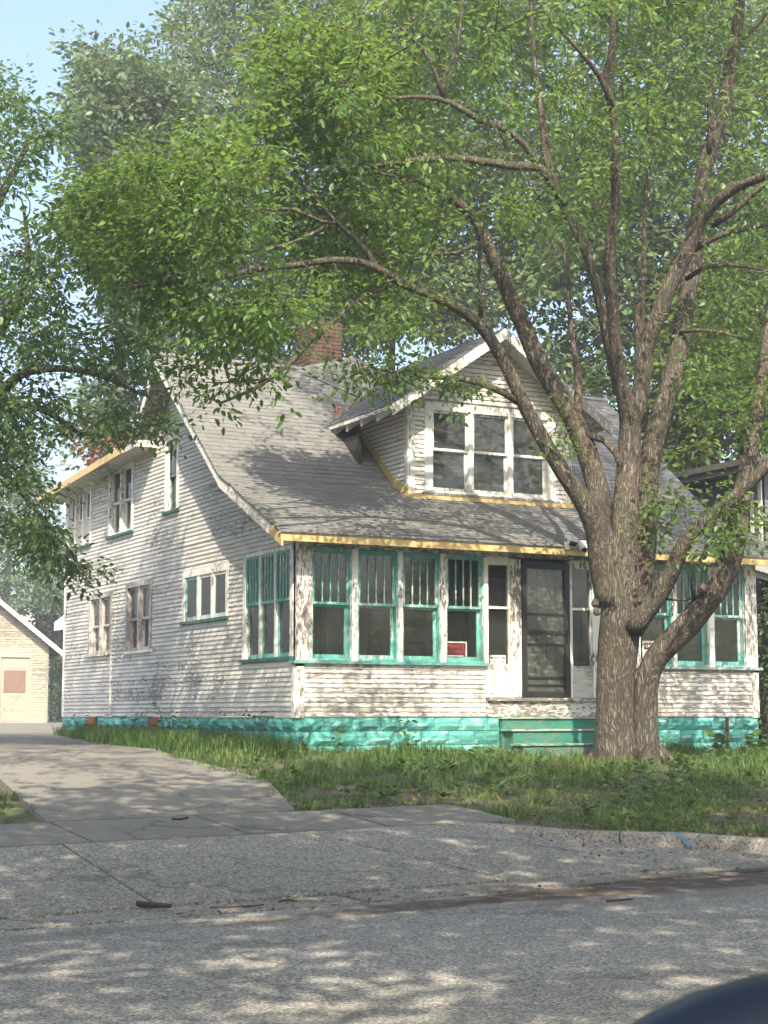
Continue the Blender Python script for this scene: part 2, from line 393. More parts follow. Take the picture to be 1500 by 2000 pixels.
def slab(name, quad, parent, mat, lift=.02, n=6, m=6, thick=.14, gap=.012, wob=.006):
    """quad: 4 xy corners a,b,c,d (a-b near edge, d-c far edge); a slab of its own following the ground"""
    a, b, c, d = [np.array(q, float) for q in quad]; cen = (a+b+c+d)/4
    def shrink(q): 
        v = q-cen; return q-v/np.linalg.norm(v)*gap*1.4
    a, b, c, d = map(shrink, (a, b, c, d)); V = []; tilt = random.uniform(-.006, .006)
    for j in range(m+1):
        for i in range(n+1):
            u, w = i/n, j/m; p = (a*(1-u)+b*u)*(1-w)+(d*(1-u)+c*u)*w
            V.append((p[0], p[1], float(terr(*p))+lift+tilt*(u-.5)+random.uniform(-1, 1)*wob*.3))
    N = len(V); F = []
    for j in range(m):
        for i in range(n): k = j*(n+1)+i; F.append((k, k+1, k+n+2, k+n+1))
    rim = [i for i in range(n+1)]+[j*(n+1)+n for j in range(1, m+1)]+[m*(n+1)+i for i in range(n-1, -1, -1)]+[j*(n+1) for j in range(m-1, 0, -1)]
    V += [(V[k][0], V[k][1], V[k][2]-thick) for k in rim]
    for q in range(len(rim)):
        q2 = (q+1) % len(rim); F.append((rim[q], N+q, N+q2, rim[q2]))
    me = MB(); me.v = V; me.f = F; me.t = [.5]*len(F)
    return me.build(name, mat, parent)
def holder(name, label=None):
    o = bpy.data.objects.new(name, None); COL.objects.link(o); o['kind'] = 'structure'; return o
def sx(x, s): return (x, s+.07*x)
# sidewalk
walk = holder('sidewalk')
x = -14.6
while x < -1.6:
    w = 1.52; slab('slab', [sx(x, -7.43), sx(x+w, -7.43), sx(x+w, -6.07), sx(x, -6.07)], walk, M['concrete'], n=4, m=3); x += w
# driveway
EP = np.array([gp(*p)[:2] for p in ((575, 1545), (535, 1529), (480, 1513), (430, 1500), (360, 1482), (300, 1466), (225, 1451), (150, 1439))])
RY = list(EP[:, 1])+[25, 40]; RX = list(EP[:, 0])+[max(EP[-1, 0]+2.6, 4.6), 9.6]
LY = [-6.2, -5.0, -3.4, 0, 10, 25, 40]; LX = [-5.50, -5.34, -5.14, -4.75, -3.7, 1.0, 5.6]
drive = holder('driveway')
st = [None, -3.65, -.55, 2.8, 6.3, 10.0, 14, 18.5, 23.5, 29, 35, 40]
for i in range(len(st)-1):
    y0, y1 = st[i], st[i+1]
    if y0 is None:
        q = [sx(-5.50, -6.03), sx(-2.80, -6.03), (np.interp(y1, RY, RX), y1), (np.interp(y1, LY, LX), y1)]
    else:
        q = [(np.interp(y0, LY, LX), y0), (np.interp(y0, RY, RX), y0), (np.interp(y1, RY, RX), y1), (np.interp(y1, LY, LX), y1)]
    slab('slab', q, drive, M['concrete'], n=6, m=8)
# apron between sidewalk and road, with its flare up to the curb
CS = [-10.06, -9.81, -9.42, -9.05, -8.52, -7.75, -7.2]; CX = [1.2, .38, -.0, -.52, -1.08, -1.5, -1.95]
apron = holder('driveway_apron')
slab('slab', [sx(-12.2, -10.04), sx(-9.0, -10.04), sx(-8.9, -7.46), sx(-11.0, -7.46)], apron, M['apron'])
slab('slab', [sx(-9.0, -10.04), sx(-5.84, -10.04), sx(-5.78, -7.46), sx(-8.9, -7.46)], apron, M['apron'])
slab('slab', [sx(-5.84, -10.04), sx(-2.7, -10.04), sx(-3.4, -7.46), sx(-5.78, -7.46)], apron, M['apron'], n=10, m=8)
def strip_slab(parent, name, srange, x0f, x1f, mat, n=8, m=12, lift=.02):
    V = []
    for j in range(m+1):
        s = srange[0]+(srange[1]-srange[0])*j/m
        for i in range(n+1):
            xx = x0f(s)+(x1f(s)-x0f(s))*i/n; p = sx(xx, s); V.append((p[0], p[1], float(terr(*p))+lift+random.uniform(-.002, .002)))
    N = len(V); F = [(j*(n+1)+i, j*(n+1)+i+1, (j+1)*(n+1)+i+1, (j+1)*(n+1)+i) for j in range(m) for i in range(n)]
    rim = [i for i in range(n+1)]+[j*(n+1)+n for j in range(1, m+1)]+[m*(n+1)+i for i in range(n-1, -1, -1)]+[j*(n+1) for j in range(m-1, 0, -1)]
    V += [(V[k][0], V[k][1], V[k][2]-.12) for k in rim]
    for q in range(len(rim)): q2 = (q+1) % len(rim); F.append((rim[q], N+q, N+q2, rim[q2]))
    b = MB(); b.v = V; b.f = F; b.t = [.5]*len(F); return b.build(name, mat, parent)
strip_slab(apron, 'slab', (-10.04, -7.46), lambda s: -2.68-.27*(s+10.04), lambda s: np.interp(s, CS, CX)-.02, M['apron'])
gut = holder('gutter_pan')
xg = -13.5
while xg < 12:
    slab('slab', [sx(xg, -10.60), sx(xg+3.05, -10.60), sx(xg+3.05, -10.07), sx(xg, -10.07)], gut, M['apron'], lift=.007, n=5, m=2); xg += 3.05
# curb: separate stones, sweeping back towards the sidewalk
curb = holder('curb')
cp = [(-1.95, -7.2), (-1.5, -7.75), (-1.08, -8.52), (-.52, -9.05), (0, -9.42), (.38, -9.75), (1.2, -10.0), (2.6, -10.03), (5.6, -10.03), (8.6, -10.03), (12, -10.03)]
def curb_pt(t):   # arc-length param
    P = [np.array(sx(*c)) for c in cp]; L = [0]
    for i in range(1, len(P)): L.append(L[-1]+np.linalg.norm(P[i]-P[i-1]))
    return np.array([np.interp(t, L, [p[0] for p in P]), np.interp(t, L, [p[1] for p in P])]), L[-1]
TL = curb_pt(0)[1]
def curb_stone(t0, t1):
    n = max(4, int((t1-t0)/.25)); V = []; F = []
    prof = [(0, -.12), (0, 0.0), (.02, .75), (.035, .93), (.06, 1.0), (.16, 1.0), (.17, .9), (.17, -.12)]
    for i in range(n+1):
        t = t0+(t1-t0)*i/n; p, _ = curb_pt(t); q, _ = curb_pt(min(TL, t+.05)); q0, _ = curb_pt(max(0, t-.05))
        d = q-q0; d /= np.linalg.norm(d); nn = np.array([-d[1], d[0]])
        hgt = .155*min(1, .12+t/3.0); z0 = float(terr(*p))
        for k, (o, h) in enumerate(prof):
            w = p+nn*o; V.append((w[0]+random.uniform(-.004, .004), w[1], z0+(h*hgt if h >= 0 else h)+random.uniform(-.004, .004)))
    K = len(prof)
    for i in range(n):
        for k in range(K-1): F.append((i*K+k, (i+1)*K+k, (i+1)*K+k+1, i*K+k+1))
    F.append(tuple(range(K))[::-1]); F.append(tuple(n*K+k for k in range(K)))
    b = MB(); b.v = V; b.f = F; b.t = [.5]*len(F); return b.build('curb_stone', M['curb'], curb)
for a, b_ in ((0, 2.05), (2.065, 3.98), (4.0, 7.0), (7.02, 10), (10.02, TL)): curb_stone(a, b_)
# blue survey mark sprayed over the curb
bm_ = MB(); q = [np.array(curb_pt(2.72+.05*i)[0]) for i in range(2)]
for (pa, pb) in ((0, 1),):
    p0, p1 = q; z = float(terr(*p0)); bm_.v = []
    d = (p1-p0)/np.linalg.norm(p1-p0); nn = np.array([-d[1], d[0]])
    prof = [(-.012, .03), (.012, .112), (.028, .143), (.055, .159), (.13, .159)]
    for o, h in prof:
        for e in (p0-d*h*.9, p1-d*h*.9): w = e+nn*o; bm_.v.append((w[0], w[1], z+h+.004))
    bm_.f = [(2*k, 2*k+1, 2*k+3, 2*k+2) for k in range(len(prof)-1)]; bm_.t = [.5]*len(bm_.f)
bm_.build('paint_mark', M['blue'], curb)

# ------------------------------------------------------------------ the house
HOUSE = thing('house', (4.23, 5.7, .9), 'weathered white clapboard house with teal windows and grey shingle roof behind the street tree', 'house')
W_, D_ = 8.47, 11.45
PR = [(-.46, 3.97), (1.91, 5.08), (4.95, 7.55)]          # front roof line (y, z)
def roof_z(y):
    if y <= 4.95: return float(np.interp(y, [p[0] for p in PR], [p[1] for p in PR]))
    return max(7.55-1.08*(y-4.95), 6.22-.06*(y-6.4)) if y > 6.0 else 7.55-1.08*(y-4.95)
def gable_top(y): return roof_z(y)-.13
class Face:
    """wall frame: u along wall, d outwards, z up -> boxes in house space"""
    def __init__(s, kind, off): s.k = kind; s.o = off
    def box(s, mb, u0, u1, d0, d1, z0, z1, tone=.5):
        if s.k == 'left': mb.box(s.o-d1, s.o-d0, u0, u1, z0, z1, tone)
        elif s.k == 'right': mb.box(s.o+d0, s.o+d1, u0, u1, z0, z1, tone)
        elif s.k == 'front': mb.box(u0, u1, s.o-d1, s.o-d0, z0, z1, tone)
    def P(s, u, d, z): return {'left': (s.o-d, u, z), 'right': (s.o+d, u, z), 'front': (u, s.o-d, z)}[s.k]
LEFT = Face('left', 0.0); FRONT = Face('front', 0.0)
def subtract(iv, cuts):
    out = [iv]
    for c0, c1 in cuts:
        nx = []
        for a, b in out:
            if c1 <= a or c0 >= b: nx.append((a, b)); continue
            if c0 > a: nx.append((a, c0))
            if c1 < b: nx.append((c1, b))
        out = nx
    return [(a, b) for a, b in out if b-a > .03]
def clad(face, u0, u1, z0, z1, openings, parent, mat, expo=.07, clip=None, split=5.5, sag=.0, name='siding_board', thick=.019):
    z = z0; c = 0
    while z < z1-.01:
        zt = min(z+expo+.012, z1+.012)
        zm = z+expo*.5
        ivs = [(u0, u1)] if clip is None else clip(zm, u0, u1)
        cuts = [(a, b) for a, b, o0, o1 in openings if o0 < zm < o1]
        for iv in ivs:
            for a, b in subtract(iv, cuts):
                segs = [(a, b)]
                if b-a > split:
                    k = a+(b-a)*random.uniform(.35, .65); segs = [(a, k-.003), (k+.003, b)]
                for p, q in segs:
                    j = random.uniform(-.0025, .0025); zz = z+random.uniform(-.002, .002)
                    j2 = random.uniform(-.0035, .0035)
                    t = thick+random.uniform(-.002, .003)
                    mb = MB(); Pp = face.P
                    ua, ub = p, q
                    # slanted top follows the roof line where it is clipped
                    e = .013+random.uniform(-.003, .004); k0 = len(mb.v)
                    for uu, jj in ((ua, j), (ub, j2)): mb.v += [Pp(uu, 0.0, zz+jj), Pp(uu, t, zz+jj), Pp(uu, t*.93, zz+jj+e), Pp(uu, .005, zt), Pp(uu, 0.0, zt)]
                    for q_ in range(5):
                        r_ = (q_+1) % 5; mb.f.append((k0+q_, k0+r_, k0+5+r_, k0+5+q_)); mb.t.append(0.0 if q_ < 2 else 1.0)  # lower strip carries the worn edge and painted shadow-line tone
                    mb.f += [tuple(k0+q_ for q_ in range(5))[::-1], tuple(k0+5+q_ for q_ in range(5))]; mb.t += [1.0, 1.0]
                    mb.build(name, mat, parent); c += 1
        z += expo
    return c
def backing(face, u0, u1, z0, z1, openings, parent, mat, clip=None, name='wall', step=.07, d0=-.10, d1=0.0):
    mb = MB(); z = z0
    zs = sorted(set([z0, z1]+[o for w in openings for o in w[2:] if z0 < o < z1])) if clip is None else list(np.arange(z0, z1, step))+[z1]
    for a, b in zip(zs[:-1], zs[1:]):
        zm = (a+b)/2; ivs = [(u0, u1)] if clip is None else clip(zm, u0, u1)
        for iv in ivs:
            for p, q in subtract(iv, [(w[0], w[1]) for w in openings if w[2] < zm < w[3]]): face.box(mb, p, q, d0, d1, a, b)
    return mb.build(name, mat, parent)
def left_clip(z, u0, u1):
    # front side: y where gable_top(y) >= z
    ys = np.linspace(u0, u1, 1200); ok = np.array([gable_top(y) >= z for y in ys])
    out = []; i = 0
    while i < len(ys):
        if ok[i]:
            j = i
            while j+1 < len(ys) and ok[j+1]: j += 1
            if ys[j]-ys[i] > .05: out.append((ys[i], ys[j]))
            i = j+1
        else: i += 1
    return out

# windows of the left wall: (y0, y1, z0, z1) outer casing
LW = dict(W1=(9.76, 11.36, 4.70, 5.93), W2=(7.24, 8.68, 4.72, 6.10), W3=(4.88, 5.56, 4.86, 6.25), W4=(8.36, 9.78, 2.51, 3.72), W5=(6.14, 7.56, 2.49, 3.80), W6=(2.57, 4.61, 2.89, 3.80), W7=(.09, 1.97, 2.18, 3.86))
lo = list(LW.values())
backing(LEFT, 0.03, D_, 1.36, 7.45, lo, HOUSE, M['siding'], left_clip, 'side_wall')
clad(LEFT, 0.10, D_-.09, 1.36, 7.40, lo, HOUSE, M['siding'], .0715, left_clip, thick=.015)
b = MB(); LEFT.box(b, D_-.09, D_, 0.0, .026, 1.36, 5.85); b.build('corner_board', M['trim'], HOUSE)
b = MB(); LEFT.box(b, 0.0, .098, 0.0, .028, 1.34, 2.12); b.build('corner_board', M['post'], HOUSE)
b = MB(); LEFT.box(b, 8.33, 8.38, .012, .034, 1.36, 2.50); b.build('batten', M['trim'], HOUSE)

def sash(parent, face, u0, u1, z0, z1, d, mat, st=.045, bot=.07, glass='glass', muntins=0, mmat=None, th=.035):
    mb = MB()
    face.box(mb, u0, u0+st, d-th, d, z0, z1); face.box(mb, u1-st, u1, d-th, d, z0, z1)
    face.box(mb, u0+st, u1-st, d-th, d, z1-st, z1); face.box(mb, u0+st, u1-st, d-th, d, z0, z0+bot)
    s = mb.build('sash', mat, parent)
    p = MB(); face.box(p, u0+st, u1-st, d-th*.6, d-th*.45, z0+bot, z1-st); p.build('pane', M[glass], parent)
    for k in range(muntins):
        u = u0+st+(u1-u0-2*st)*(k+1)/(muntins+1); q = MB(); face.box(q, u-.010, u+.010, d-th*.9, d-.002, z0+bot, z1-st); q.build('muntin', mmat or mat, parent)
    return s
def drape(parent, face, u0, u1, z0, z1, d, mat):
    n = max(8, int((u1-u0)/.05)); V = []; ph = random.uniform(0, 6)
    for z in (z0, z1):
        for i in range(n+1):
            u = u0+(u1-u0)*i/n; V.append(face.P(u, d+.022*math.sin(i*1.55+ph)+random.uniform(-.006, .006), z))
    mb = MB(); mb.v = V; mb.f = [(i, i+1, n+2+i, n+1+i) for i in range(n)]; mb.t = [.5]*n
    return mb.build('curtain', mat, parent, True)
def window(face, box, units, cas, frame_mat, sash_mat, kind='double', sill_mat=None, glass='glass', curtain=(), rail=.5, muntins=0, head=.10, name='window', recess=.03, depth=.12, sill_out=.06, mull=None, proud=.03):
    u0, u1, z0, z1 = box
    mb = MB()
    face.box(mb, u0, u1, -depth, proud, z1-head, z1)                       # head casing
    face.box(mb, u0, u0+cas, -depth, proud-.002, z0+.05, z1-head); face.box(mb, u1-cas, u1, -depth, proud-.002, z0+.05, z1-head)
    n = units; mull = mull or .085
    iw = (u1-u0-2*cas-(n-1)*mull)/n; us = []
    for k in range(n):
        a = u0+cas+k*(iw+mull); us.append((a, a+iw))
        if k < n-1: face.box(mb, a+iw, a+iw+mull, -depth, proud-.006, z0+.05, z1-head)
    w = mb.build(name, frame_mat, HOUSE)
    q = MB(); face.box(q, u0-.03, u1+.03, -depth, sill_out, z0, z0+.05); q.build('sill', sill_mat or frame_mat, w)
    for k, (a, b_) in enumerate(us):
        zb, zt = z0+.05, z1-head
        if kind == 'double':
            zr = zb+(zt-zb)*rail
            sash(w, face, a, b_, zr-.02, zt, -recess, sash_mat, .04, .04, glass, muntins)
            sash(w, face, a, b_, zb, zr+.015, -recess-.04, sash_mat, .045, .065, glass)
        else: sash(w, face, a, b_, zb, zt, -recess, sash_mat, .05, .07, glass)
        if k < len(curtain) and curtain[k]:
            c0, c1 = curtain[k]; drape(w, face, a, b_, zb+(zt-zb)*c0, zb+(zt-zb)*c1, -recess-(.115 if kind == 'double' else .055), M['curtain'])
    return w
window(LEFT, LW['W1'], 3, .09, M['trim'], M['trim'], sill_mat=M['teal_dark'], curtain=[(0, .55), (0, .95), (0, .6)], recess=.04)
window(LEFT, LW['W2'], 2, .10, M['trim'], M['teal_worn'], sill_mat=M['teal_dark'], curtain=[(0, .97), (0, .97)])
window(LEFT, LW['W3'], 1, .09, M['trim'], M['teal_dark'], sill_mat=M['teal_dark'])
window(LEFT, LW['W4'], 2, .10, M['greyframe'], M['greyframe'], sill_mat=M['trim_h'], glass='glass_dusty')
window(LEFT, LW['W5'], 2, .11, M['greyframe'], M['greyframe'], sill_mat=M['trim_h'], glass='glass_dusty', curtain=[(0, .95), None])
window(LEFT, LW['W6'], 3, .10, M['trim'], M['teal_worn'], 'single', sill_mat=M['teal_dark'], curtain=[(0, 1), (0, 1), (0, 1)], head=.12, recess=-.004, mull=.07, proud=.02)
window(LEFT, LW['W7'], 3, .10, M['trim'], M['teal'], sill_mat=M['teal_dark'], rail=.535, muntins=3, head=.06, recess=-.006, mull=.045, proud=.018)

# foundation: rock faced blocks laid one by one
FND = MB()
for (a, b_, c, d) in ((.06, .25, .06, D_-.02), (.25, W_-.06, .06, .25)): FND.box(a, b_, c, d, .55, 1.352)
fnd = FND.build('foundation', M['mortar'], HOUSE)
def rock_block(face, u0, u1, z0, z1, flat=False):
    nu, nz = 5, 3; V = []; rock = 0 if flat else .038
    for j in range(nz+1):
        for i in range(nu+1):
            u = u0+(u1-u0)*i/nu; z = z0+(z1-z0)*j/nz
            e = 1 if 0 < i < nu and 0 < j < nz else 0
            V.append(face.P(u, (-.008+e*(.022+random.random()*rock)), z))
    N = len(V); F = [(j*(nu+1)+i, j*(nu+1)+i+1, (j+1)*(nu+1)+i+1, (j+1)*(nu+1)+i) for j in range(nz) for i in range(nu)]
    rim = [i for i in range(nu+1)]+[j*(nu+1)+nu for j in range(1, nz+1)]+[nz*(nu+1)+i for i in range(nu-1, -1, -1)]+[j*(nu+1) for j in range(nz-1, 0, -1)]
    inv = {'left': (1, 0), 'front': (0, 1)}[face.k]
    V += [(V[k][0]+.07*inv[0], V[k][1]+.07*inv[1], V[k][2]) for k in rim]
    for q in range(len(rim)): q2 = (q+1) % len(rim); F.append((rim[q], N+q, N+q2, rim[q2]))
    b = MB(); b.v = V; b.f = F; b.t = [random.random()]*len(F); return b.build('block', M['block'], fnd)
vents = [(9.31, 9.88), (5.60, 6.26)]
FL, FF = Face('left', 0.0), Face('front', 0.0)
for row, (z0, z1) in enumerate(((1.152, 1.35), (.945, 1.144), (.74, .937))):
    u = 0.0+(.25 if row == 1 else 0)
    if row == 1: rock_block(FL, .005, .24, z0, z1)
    while u < D_-.05:
        e = min(u+.485, D_)
        if not any(a < (u+e)/2 < b_ for a, b_ in vents): rock_block(FL, u+.004, e-.004, z0, z1)
        u += .485
    for x0, x1 in ((0.0, 3.43), (5.25, W_)):
        u = x0+(.0 if row != 1 else .23)
        if row == 1: rock_block(FF, x0+.004, x0+.226, z0, z1)
        while u < x1-.06:
            e = min(u+.46, x1); rock_block(FF, u+.004, e-.004, z0, z1, flat=(x1 < 4 and e > 2.7)); u += .46
for a, b_ in vents:
    q = MB(); LEFT.box(q, a, b_, -.02, .012, .80, 1.34); v_ = q.build('foundation_vent', M['rust'], HOUSE)
    for k in range(4):
        s = MB(); LEFT.box(s, a+.03, b_-.03, .014, .03, .86+k*.12, .93+k*.12); s.build('slat', M['rust'], v_)

# front porch wall
fo = [(.0, W_, 2.12, 4.2), (3.18, 5.29, 1.3, 4.2)]
backing(FRONT, .0, 3.18, 1.36, 2.10, [], HOUSE, M['siding_front'], name='porch_wall')
backing(FRONT, 5.29, W_, 1.36, 2.10, [], HOUSE, M['siding_front'], name='porch_wall')
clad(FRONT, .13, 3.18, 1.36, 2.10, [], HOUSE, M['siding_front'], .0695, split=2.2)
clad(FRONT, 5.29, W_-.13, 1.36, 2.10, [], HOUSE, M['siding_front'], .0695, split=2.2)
for a, b_ in ((.0, .125), (W_-.125, W_)):
    q = MB(); FRONT.box(q, a, b_, .0, .03, 1.34, 2.12); q.build('corner_board', M['post'], HOUSE)
q = MB(); q.box(W_-.02, W_+.02, .0, .10, 1.34, 2.12); q.build('corner_board', M['post'], HOUSE)
for a, b_ in ((-.06, 3.20), (5.27, W_+.06)):
    q = MB(); FRONT.box(q, a, b_, -.12, .075, 2.125, 2.17); q.build('porch_sill', M['teal_h'], HOUSE)
    q = MB(); FRONT.box(q, a+.06, b_-.02, .0, .03, 2.085, 2.122); q.build('apron_board', M['trim_bare'], HOUSE)
for a, b_ in ((.0, .25), (W_-.24, W_)):
    q = MB(); FRONT.box(q, a, b_, -.16, .022, 2.172, 3.90); q.build('corner_post', M['post'], HOUSE)
for a, b_, m_ in ((3.165, 3.23, 'trim'), (3.64, 3.83, 'trim'), (5.16, 5.30, 'trim'), (4.735, 4.775, 'trim')):
    q = MB(); FRONT.box(q, a, b_, -.14, .012, 1.655 if m_ else 1.4, 3.80); q.build('porch_post', M[m_], HOUSE)
q = MB(); FRONT.box(q, .25, W_-.24, -.14, .005, 3.825, 3.95); q.build('header_beam', M['trim_bare'], HOUSE)
def porch_window(u0, u1):
    mb = MB(); face = FRONT
    face.box(mb, u0, u0+.022, -.15, -.012, 2.175, 3.82); face.box(mb, u1-.022, u1, -.15, -.012, 2.175, 3.82)
    face.box(mb, u0+.022, u1-.022, -.13, -.002, 3.79, 3.82); face.box(mb, u0+.022, u1-.022, -.13, -.004, 2.175, 2.20)
    w = mb.build('window', M['teal'], HOUSE)
    sash(w, face, u0+.022, u1-.022, 2.995, 3.79, -.05, M['teal'], .042, .04, 'glass', 3)
    sash(w, face, u0+.022, u1-.022, 2.20, 3.01, -.105, M['teal'], .048, .065, 'glass')
    return w
mull = [(.90, 1.00), (1.67, 1.75), (2.40, 2.50)]
for a, b_ in mull:
    for s in (0, 1):
        p, r = (a, b_) if s == 0 else (8.48-b_, 8.48-a)
        q = MB(); FRONT.box(q, p, r, -.13, .008, 2.172, 3.823); q.build('mullion', M['trim'], HOUSE)
for p, r in ((.252, .898), (1.002, 1.668), (1.752, 2.398), (2.502, 3.163)):
    porch_window(p, r); porch_window(8.48-r, 8.48-p)
# sidelights
for (a, b_, zb, zr, zt, pm) in ((3.232, 3.638, 2.16, 3.03, 3.69, 'yard_panel'), (4.777, 5.158, 2.15, 3.05, 3.68, 'siding_front')):
    mb = MB(); FRONT.box(mb, a, b_, -.10, -.01, zt, 3.822); FRONT.box(mb, a, b_, -.10, -.012, zr-.02, zr+.02)
    for e0, e1 in ((a, a+.02), (b_-.02, b_)): FRONT.box(mb, e0, e1, -.10, -.014, zb, zt)
    w = mb.build('sidelight', M['trim'], HOUSE)
    for z0, z1 in ((zb, zr-.02), (zr+.02, zt)):
        p = MB(); FRONT.box(p, a+.02, b_-.02, -.06, -.054, z0, z1); p.build('pane', M['glass'], w)
    p = MB(); FRONT.box(p, a, b_, -.10, -.004, 1.655, zb); p.build('panel', M[pm], w)
# storm door
dm = MB(); F_ = FRONT
F_.box(dm, 3.84, 3.93, -.04, .02, 1.66, 3.77); F_.box(dm, 4.635, 4.725, -.04, .02, 1.66, 3.77)
F_.box(dm, 3.93, 4.635, -.04, .018, 3.66, 3.77); F_.box(dm, 3.93, 4.635, -.04, .018, 1.66, 1.745)
door = dm.build('storm_door', M['dark'], HOUSE)
for z, h in ((2.95, .025), (2.67, .055), (2.48, .022), (1.965, .028), (1.85, .022)):
    q = MB(); F_.box(q, 3.93, 4.635, -.03, .012, z-h/2, z+h/2); q.build('rail', M['dark'], door)
q = MB(); F_.box(q, 3.93, 4.635, -.022, -.016, 1.745, 3.66); q.build('pane', M['screen'], door)
q = MB(); F_.box(q, 4.66, 4.685, .022, .06, 2.52, 2.70); F_.box(q, 4.64, 4.70, .02, .028, 2.48, 2.74); q.build('handle', M['black'], door)
dd = MB(); F_.box(dd, 3.86, 4.71, -.15, -.10, 1.66, 3.75); idoor = dd.build('front_door', M['doorpaint'], HOUSE)
for u in (4.02, 4.19, 4.36, 4.53):
    q = MB(); F_.box(q, u-.004, u+.004, -.10, -.096, 1.75, 3.65); q.build('groove', M['room_dark'], idoor)
q = MB(); F_.box(q, 3.20, 5.27, -.14, .07, 1.60, 1.65); q.build('threshold', M['trim_bare'], HOUSE)
q = MB(); F_.box(q, 3.20, 5.27, -.14, .015, 1.36, 1.60); q.build('skirt_board', M['trim_bare'], HOUSE)
# steps
steps = MB().box(3.45, 5.25, -.02, .04, .60, 1.355).build('porch_steps', M['step'], HOUSE)
for z, y0 in ((1.355, -.10), (1.17, -.36), (.955, -.66)):
    q = MB(); q.box(3.42+(.03 if z < 1.3 else 0), 5.24, y0, -.022 if z > 1.3 else y0+.32, .55, z-.03); q.build('riser', M['step'], steps)
    q = MB(); q.box(3.40, 5.26, y0-.03, -.022 if z > 1.3 else y0+.30, z-.028, z); q.build('tread', M['tread'], steps)

# inside of porch: floor, inner wall, ceiling
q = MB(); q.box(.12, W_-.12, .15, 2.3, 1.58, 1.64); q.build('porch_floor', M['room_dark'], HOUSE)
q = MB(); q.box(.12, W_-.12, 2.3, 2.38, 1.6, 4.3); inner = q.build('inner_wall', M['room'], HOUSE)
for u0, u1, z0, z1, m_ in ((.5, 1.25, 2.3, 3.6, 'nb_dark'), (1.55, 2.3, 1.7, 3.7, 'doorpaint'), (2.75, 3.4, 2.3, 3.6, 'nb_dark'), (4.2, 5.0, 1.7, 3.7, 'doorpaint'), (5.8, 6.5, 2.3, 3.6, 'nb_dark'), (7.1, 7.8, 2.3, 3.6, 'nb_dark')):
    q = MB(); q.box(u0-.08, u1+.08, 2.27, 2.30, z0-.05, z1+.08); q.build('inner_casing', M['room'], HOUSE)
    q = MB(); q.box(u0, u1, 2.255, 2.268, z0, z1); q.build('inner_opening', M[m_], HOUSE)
q = MB(); q.box(.12, W_-.12, .14, 2.3, 3.92, 3.95); q.build('porch_ceiling', M['room'], HOUSE)
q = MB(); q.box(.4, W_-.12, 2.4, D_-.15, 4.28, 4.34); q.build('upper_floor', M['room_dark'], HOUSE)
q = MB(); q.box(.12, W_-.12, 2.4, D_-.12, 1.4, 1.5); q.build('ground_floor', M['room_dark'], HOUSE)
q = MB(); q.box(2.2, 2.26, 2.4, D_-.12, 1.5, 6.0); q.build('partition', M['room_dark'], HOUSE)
# right and rear walls
q = MB()
pts = [(W_-.1, .03, 1.36), (W_-.1, D_, 1.36), (W_-.1, D_, 5.78), (W_-.1, 6.45, 6.08), (W_-.1, 4.95, 7.42), (W_-.1, 1.91, 4.95), (W_-.1, .03, 4.08)]
q.prism(pts, (.09, 0, 0)); q.build('side_wall', M['siding'], HOUSE)
q = MB(); q.box(.0, W_, D_-.1, D_-.002, 1.36, 5.8); q.build('rear_wall', M['siding'], HOUSE)

# roof
q = MB(); th = .10
prof = [(-.44, 3.935), (1.91, 5.045), (4.95, 7.515), (6.2, 6.17), (6.2, 6.07), (4.95, 7.41), (1.91, 4.945), (-.44, 3.845)]
q.prism([(-.42, y, z) for y, z in prof], (W_+.84, 0, 0)); roof = q.build('roof', M['soffit'], HOUSE)
q = MB(); q.prism([(-.42, y, z) for y, z in ((6.0, 6.24), (11.85, 5.905), (11.85, 5.81), (6.0, 6.12))], (W_+.84, 0, 0)); q.build('shed_roof', M['soffit'], HOUSE)
q = MB(); q.prism([(-.44, y, z) for y, z in ((6.05, 6.262), (11.9, 5.928), (11.9, 5.908), (6.05, 6.242))], (W_+.9, 0, 0)); q.build('shed_shingles', M['shingle'], HOUSE)
q = MB(); q.prism([(-.46, y, z) for y, z in ((4.95, 7.56), (6.2, 6.21), (6.2, 6.185), (4.95, 7.53))], (W_+.92, 0, 0)); q.build('rear_shingles', M['shingle'], HOUSE)
# fascia and rake boards
fx = [-.46, 1.15, 3.55, 5.9, 8.95]
for a, b_ in zip(fx[:-1], fx[1:]):
    q = MB(); q.box(a+.001, b_-.003, -.475, -.443, 3.845, 3.955); q.build('fascia_board', M['lumber'], HOUSE)
q = MB(); q.box(-.48, 8.97, -.49, -.40, 3.957, 3.972); q.build('drip_edge', M['trim_h'], HOUSE)
def rake(p, q_, mat, x0, h=.185, name='rake_board', xt=.03, drop=.012):
    (y0, z0), (y1, z1) = p, q_
    m_ = MB(); m_.hexa([(x0, y0, z0-h), (x0+xt, y0, z0-h), (x0+xt, y1, z1-h), (x0, y1, z1-h), (x0, y0, z0-drop), (x0+xt, y0, z0-drop), (x0+xt, y1, z1-drop), (x0, y1, z1-drop)])
    return m_.build(name, M[mat], HOUSE)
for x0 in (-.452, 8.892):
    rake((-.474, 3.955), (-.05, 4.152), 'lumber', x0); rake((-.048, 4.153), (1.91, 5.07), 'trim_h', x0); rake((1.912, 5.07), (4.95, 7.54), 'trim_h', x0)
    rake((4.952, 7.54), (6.02, 6.385), 'trim_h', x0); rake((6.55, 6.215), (11.2, 5.95), 'lumber', x0-.03, .14); rake((11.203, 5.95), (11.9, 5.91), 'lumber', x0-.03, .13)
q = MB(); q.box(-.42, 8.9, 11.86, 11.89, 5.80, 5.91); q.build('fascia_board', M['lumber'], HOUSE)
q = MB(); q.tube([(-.5, 4.95, 7.565), (W_+.5, 4.95, 7.565)], [.06, .06], 6); q.build('ridge_cap', M['shingle'], HOUSE)

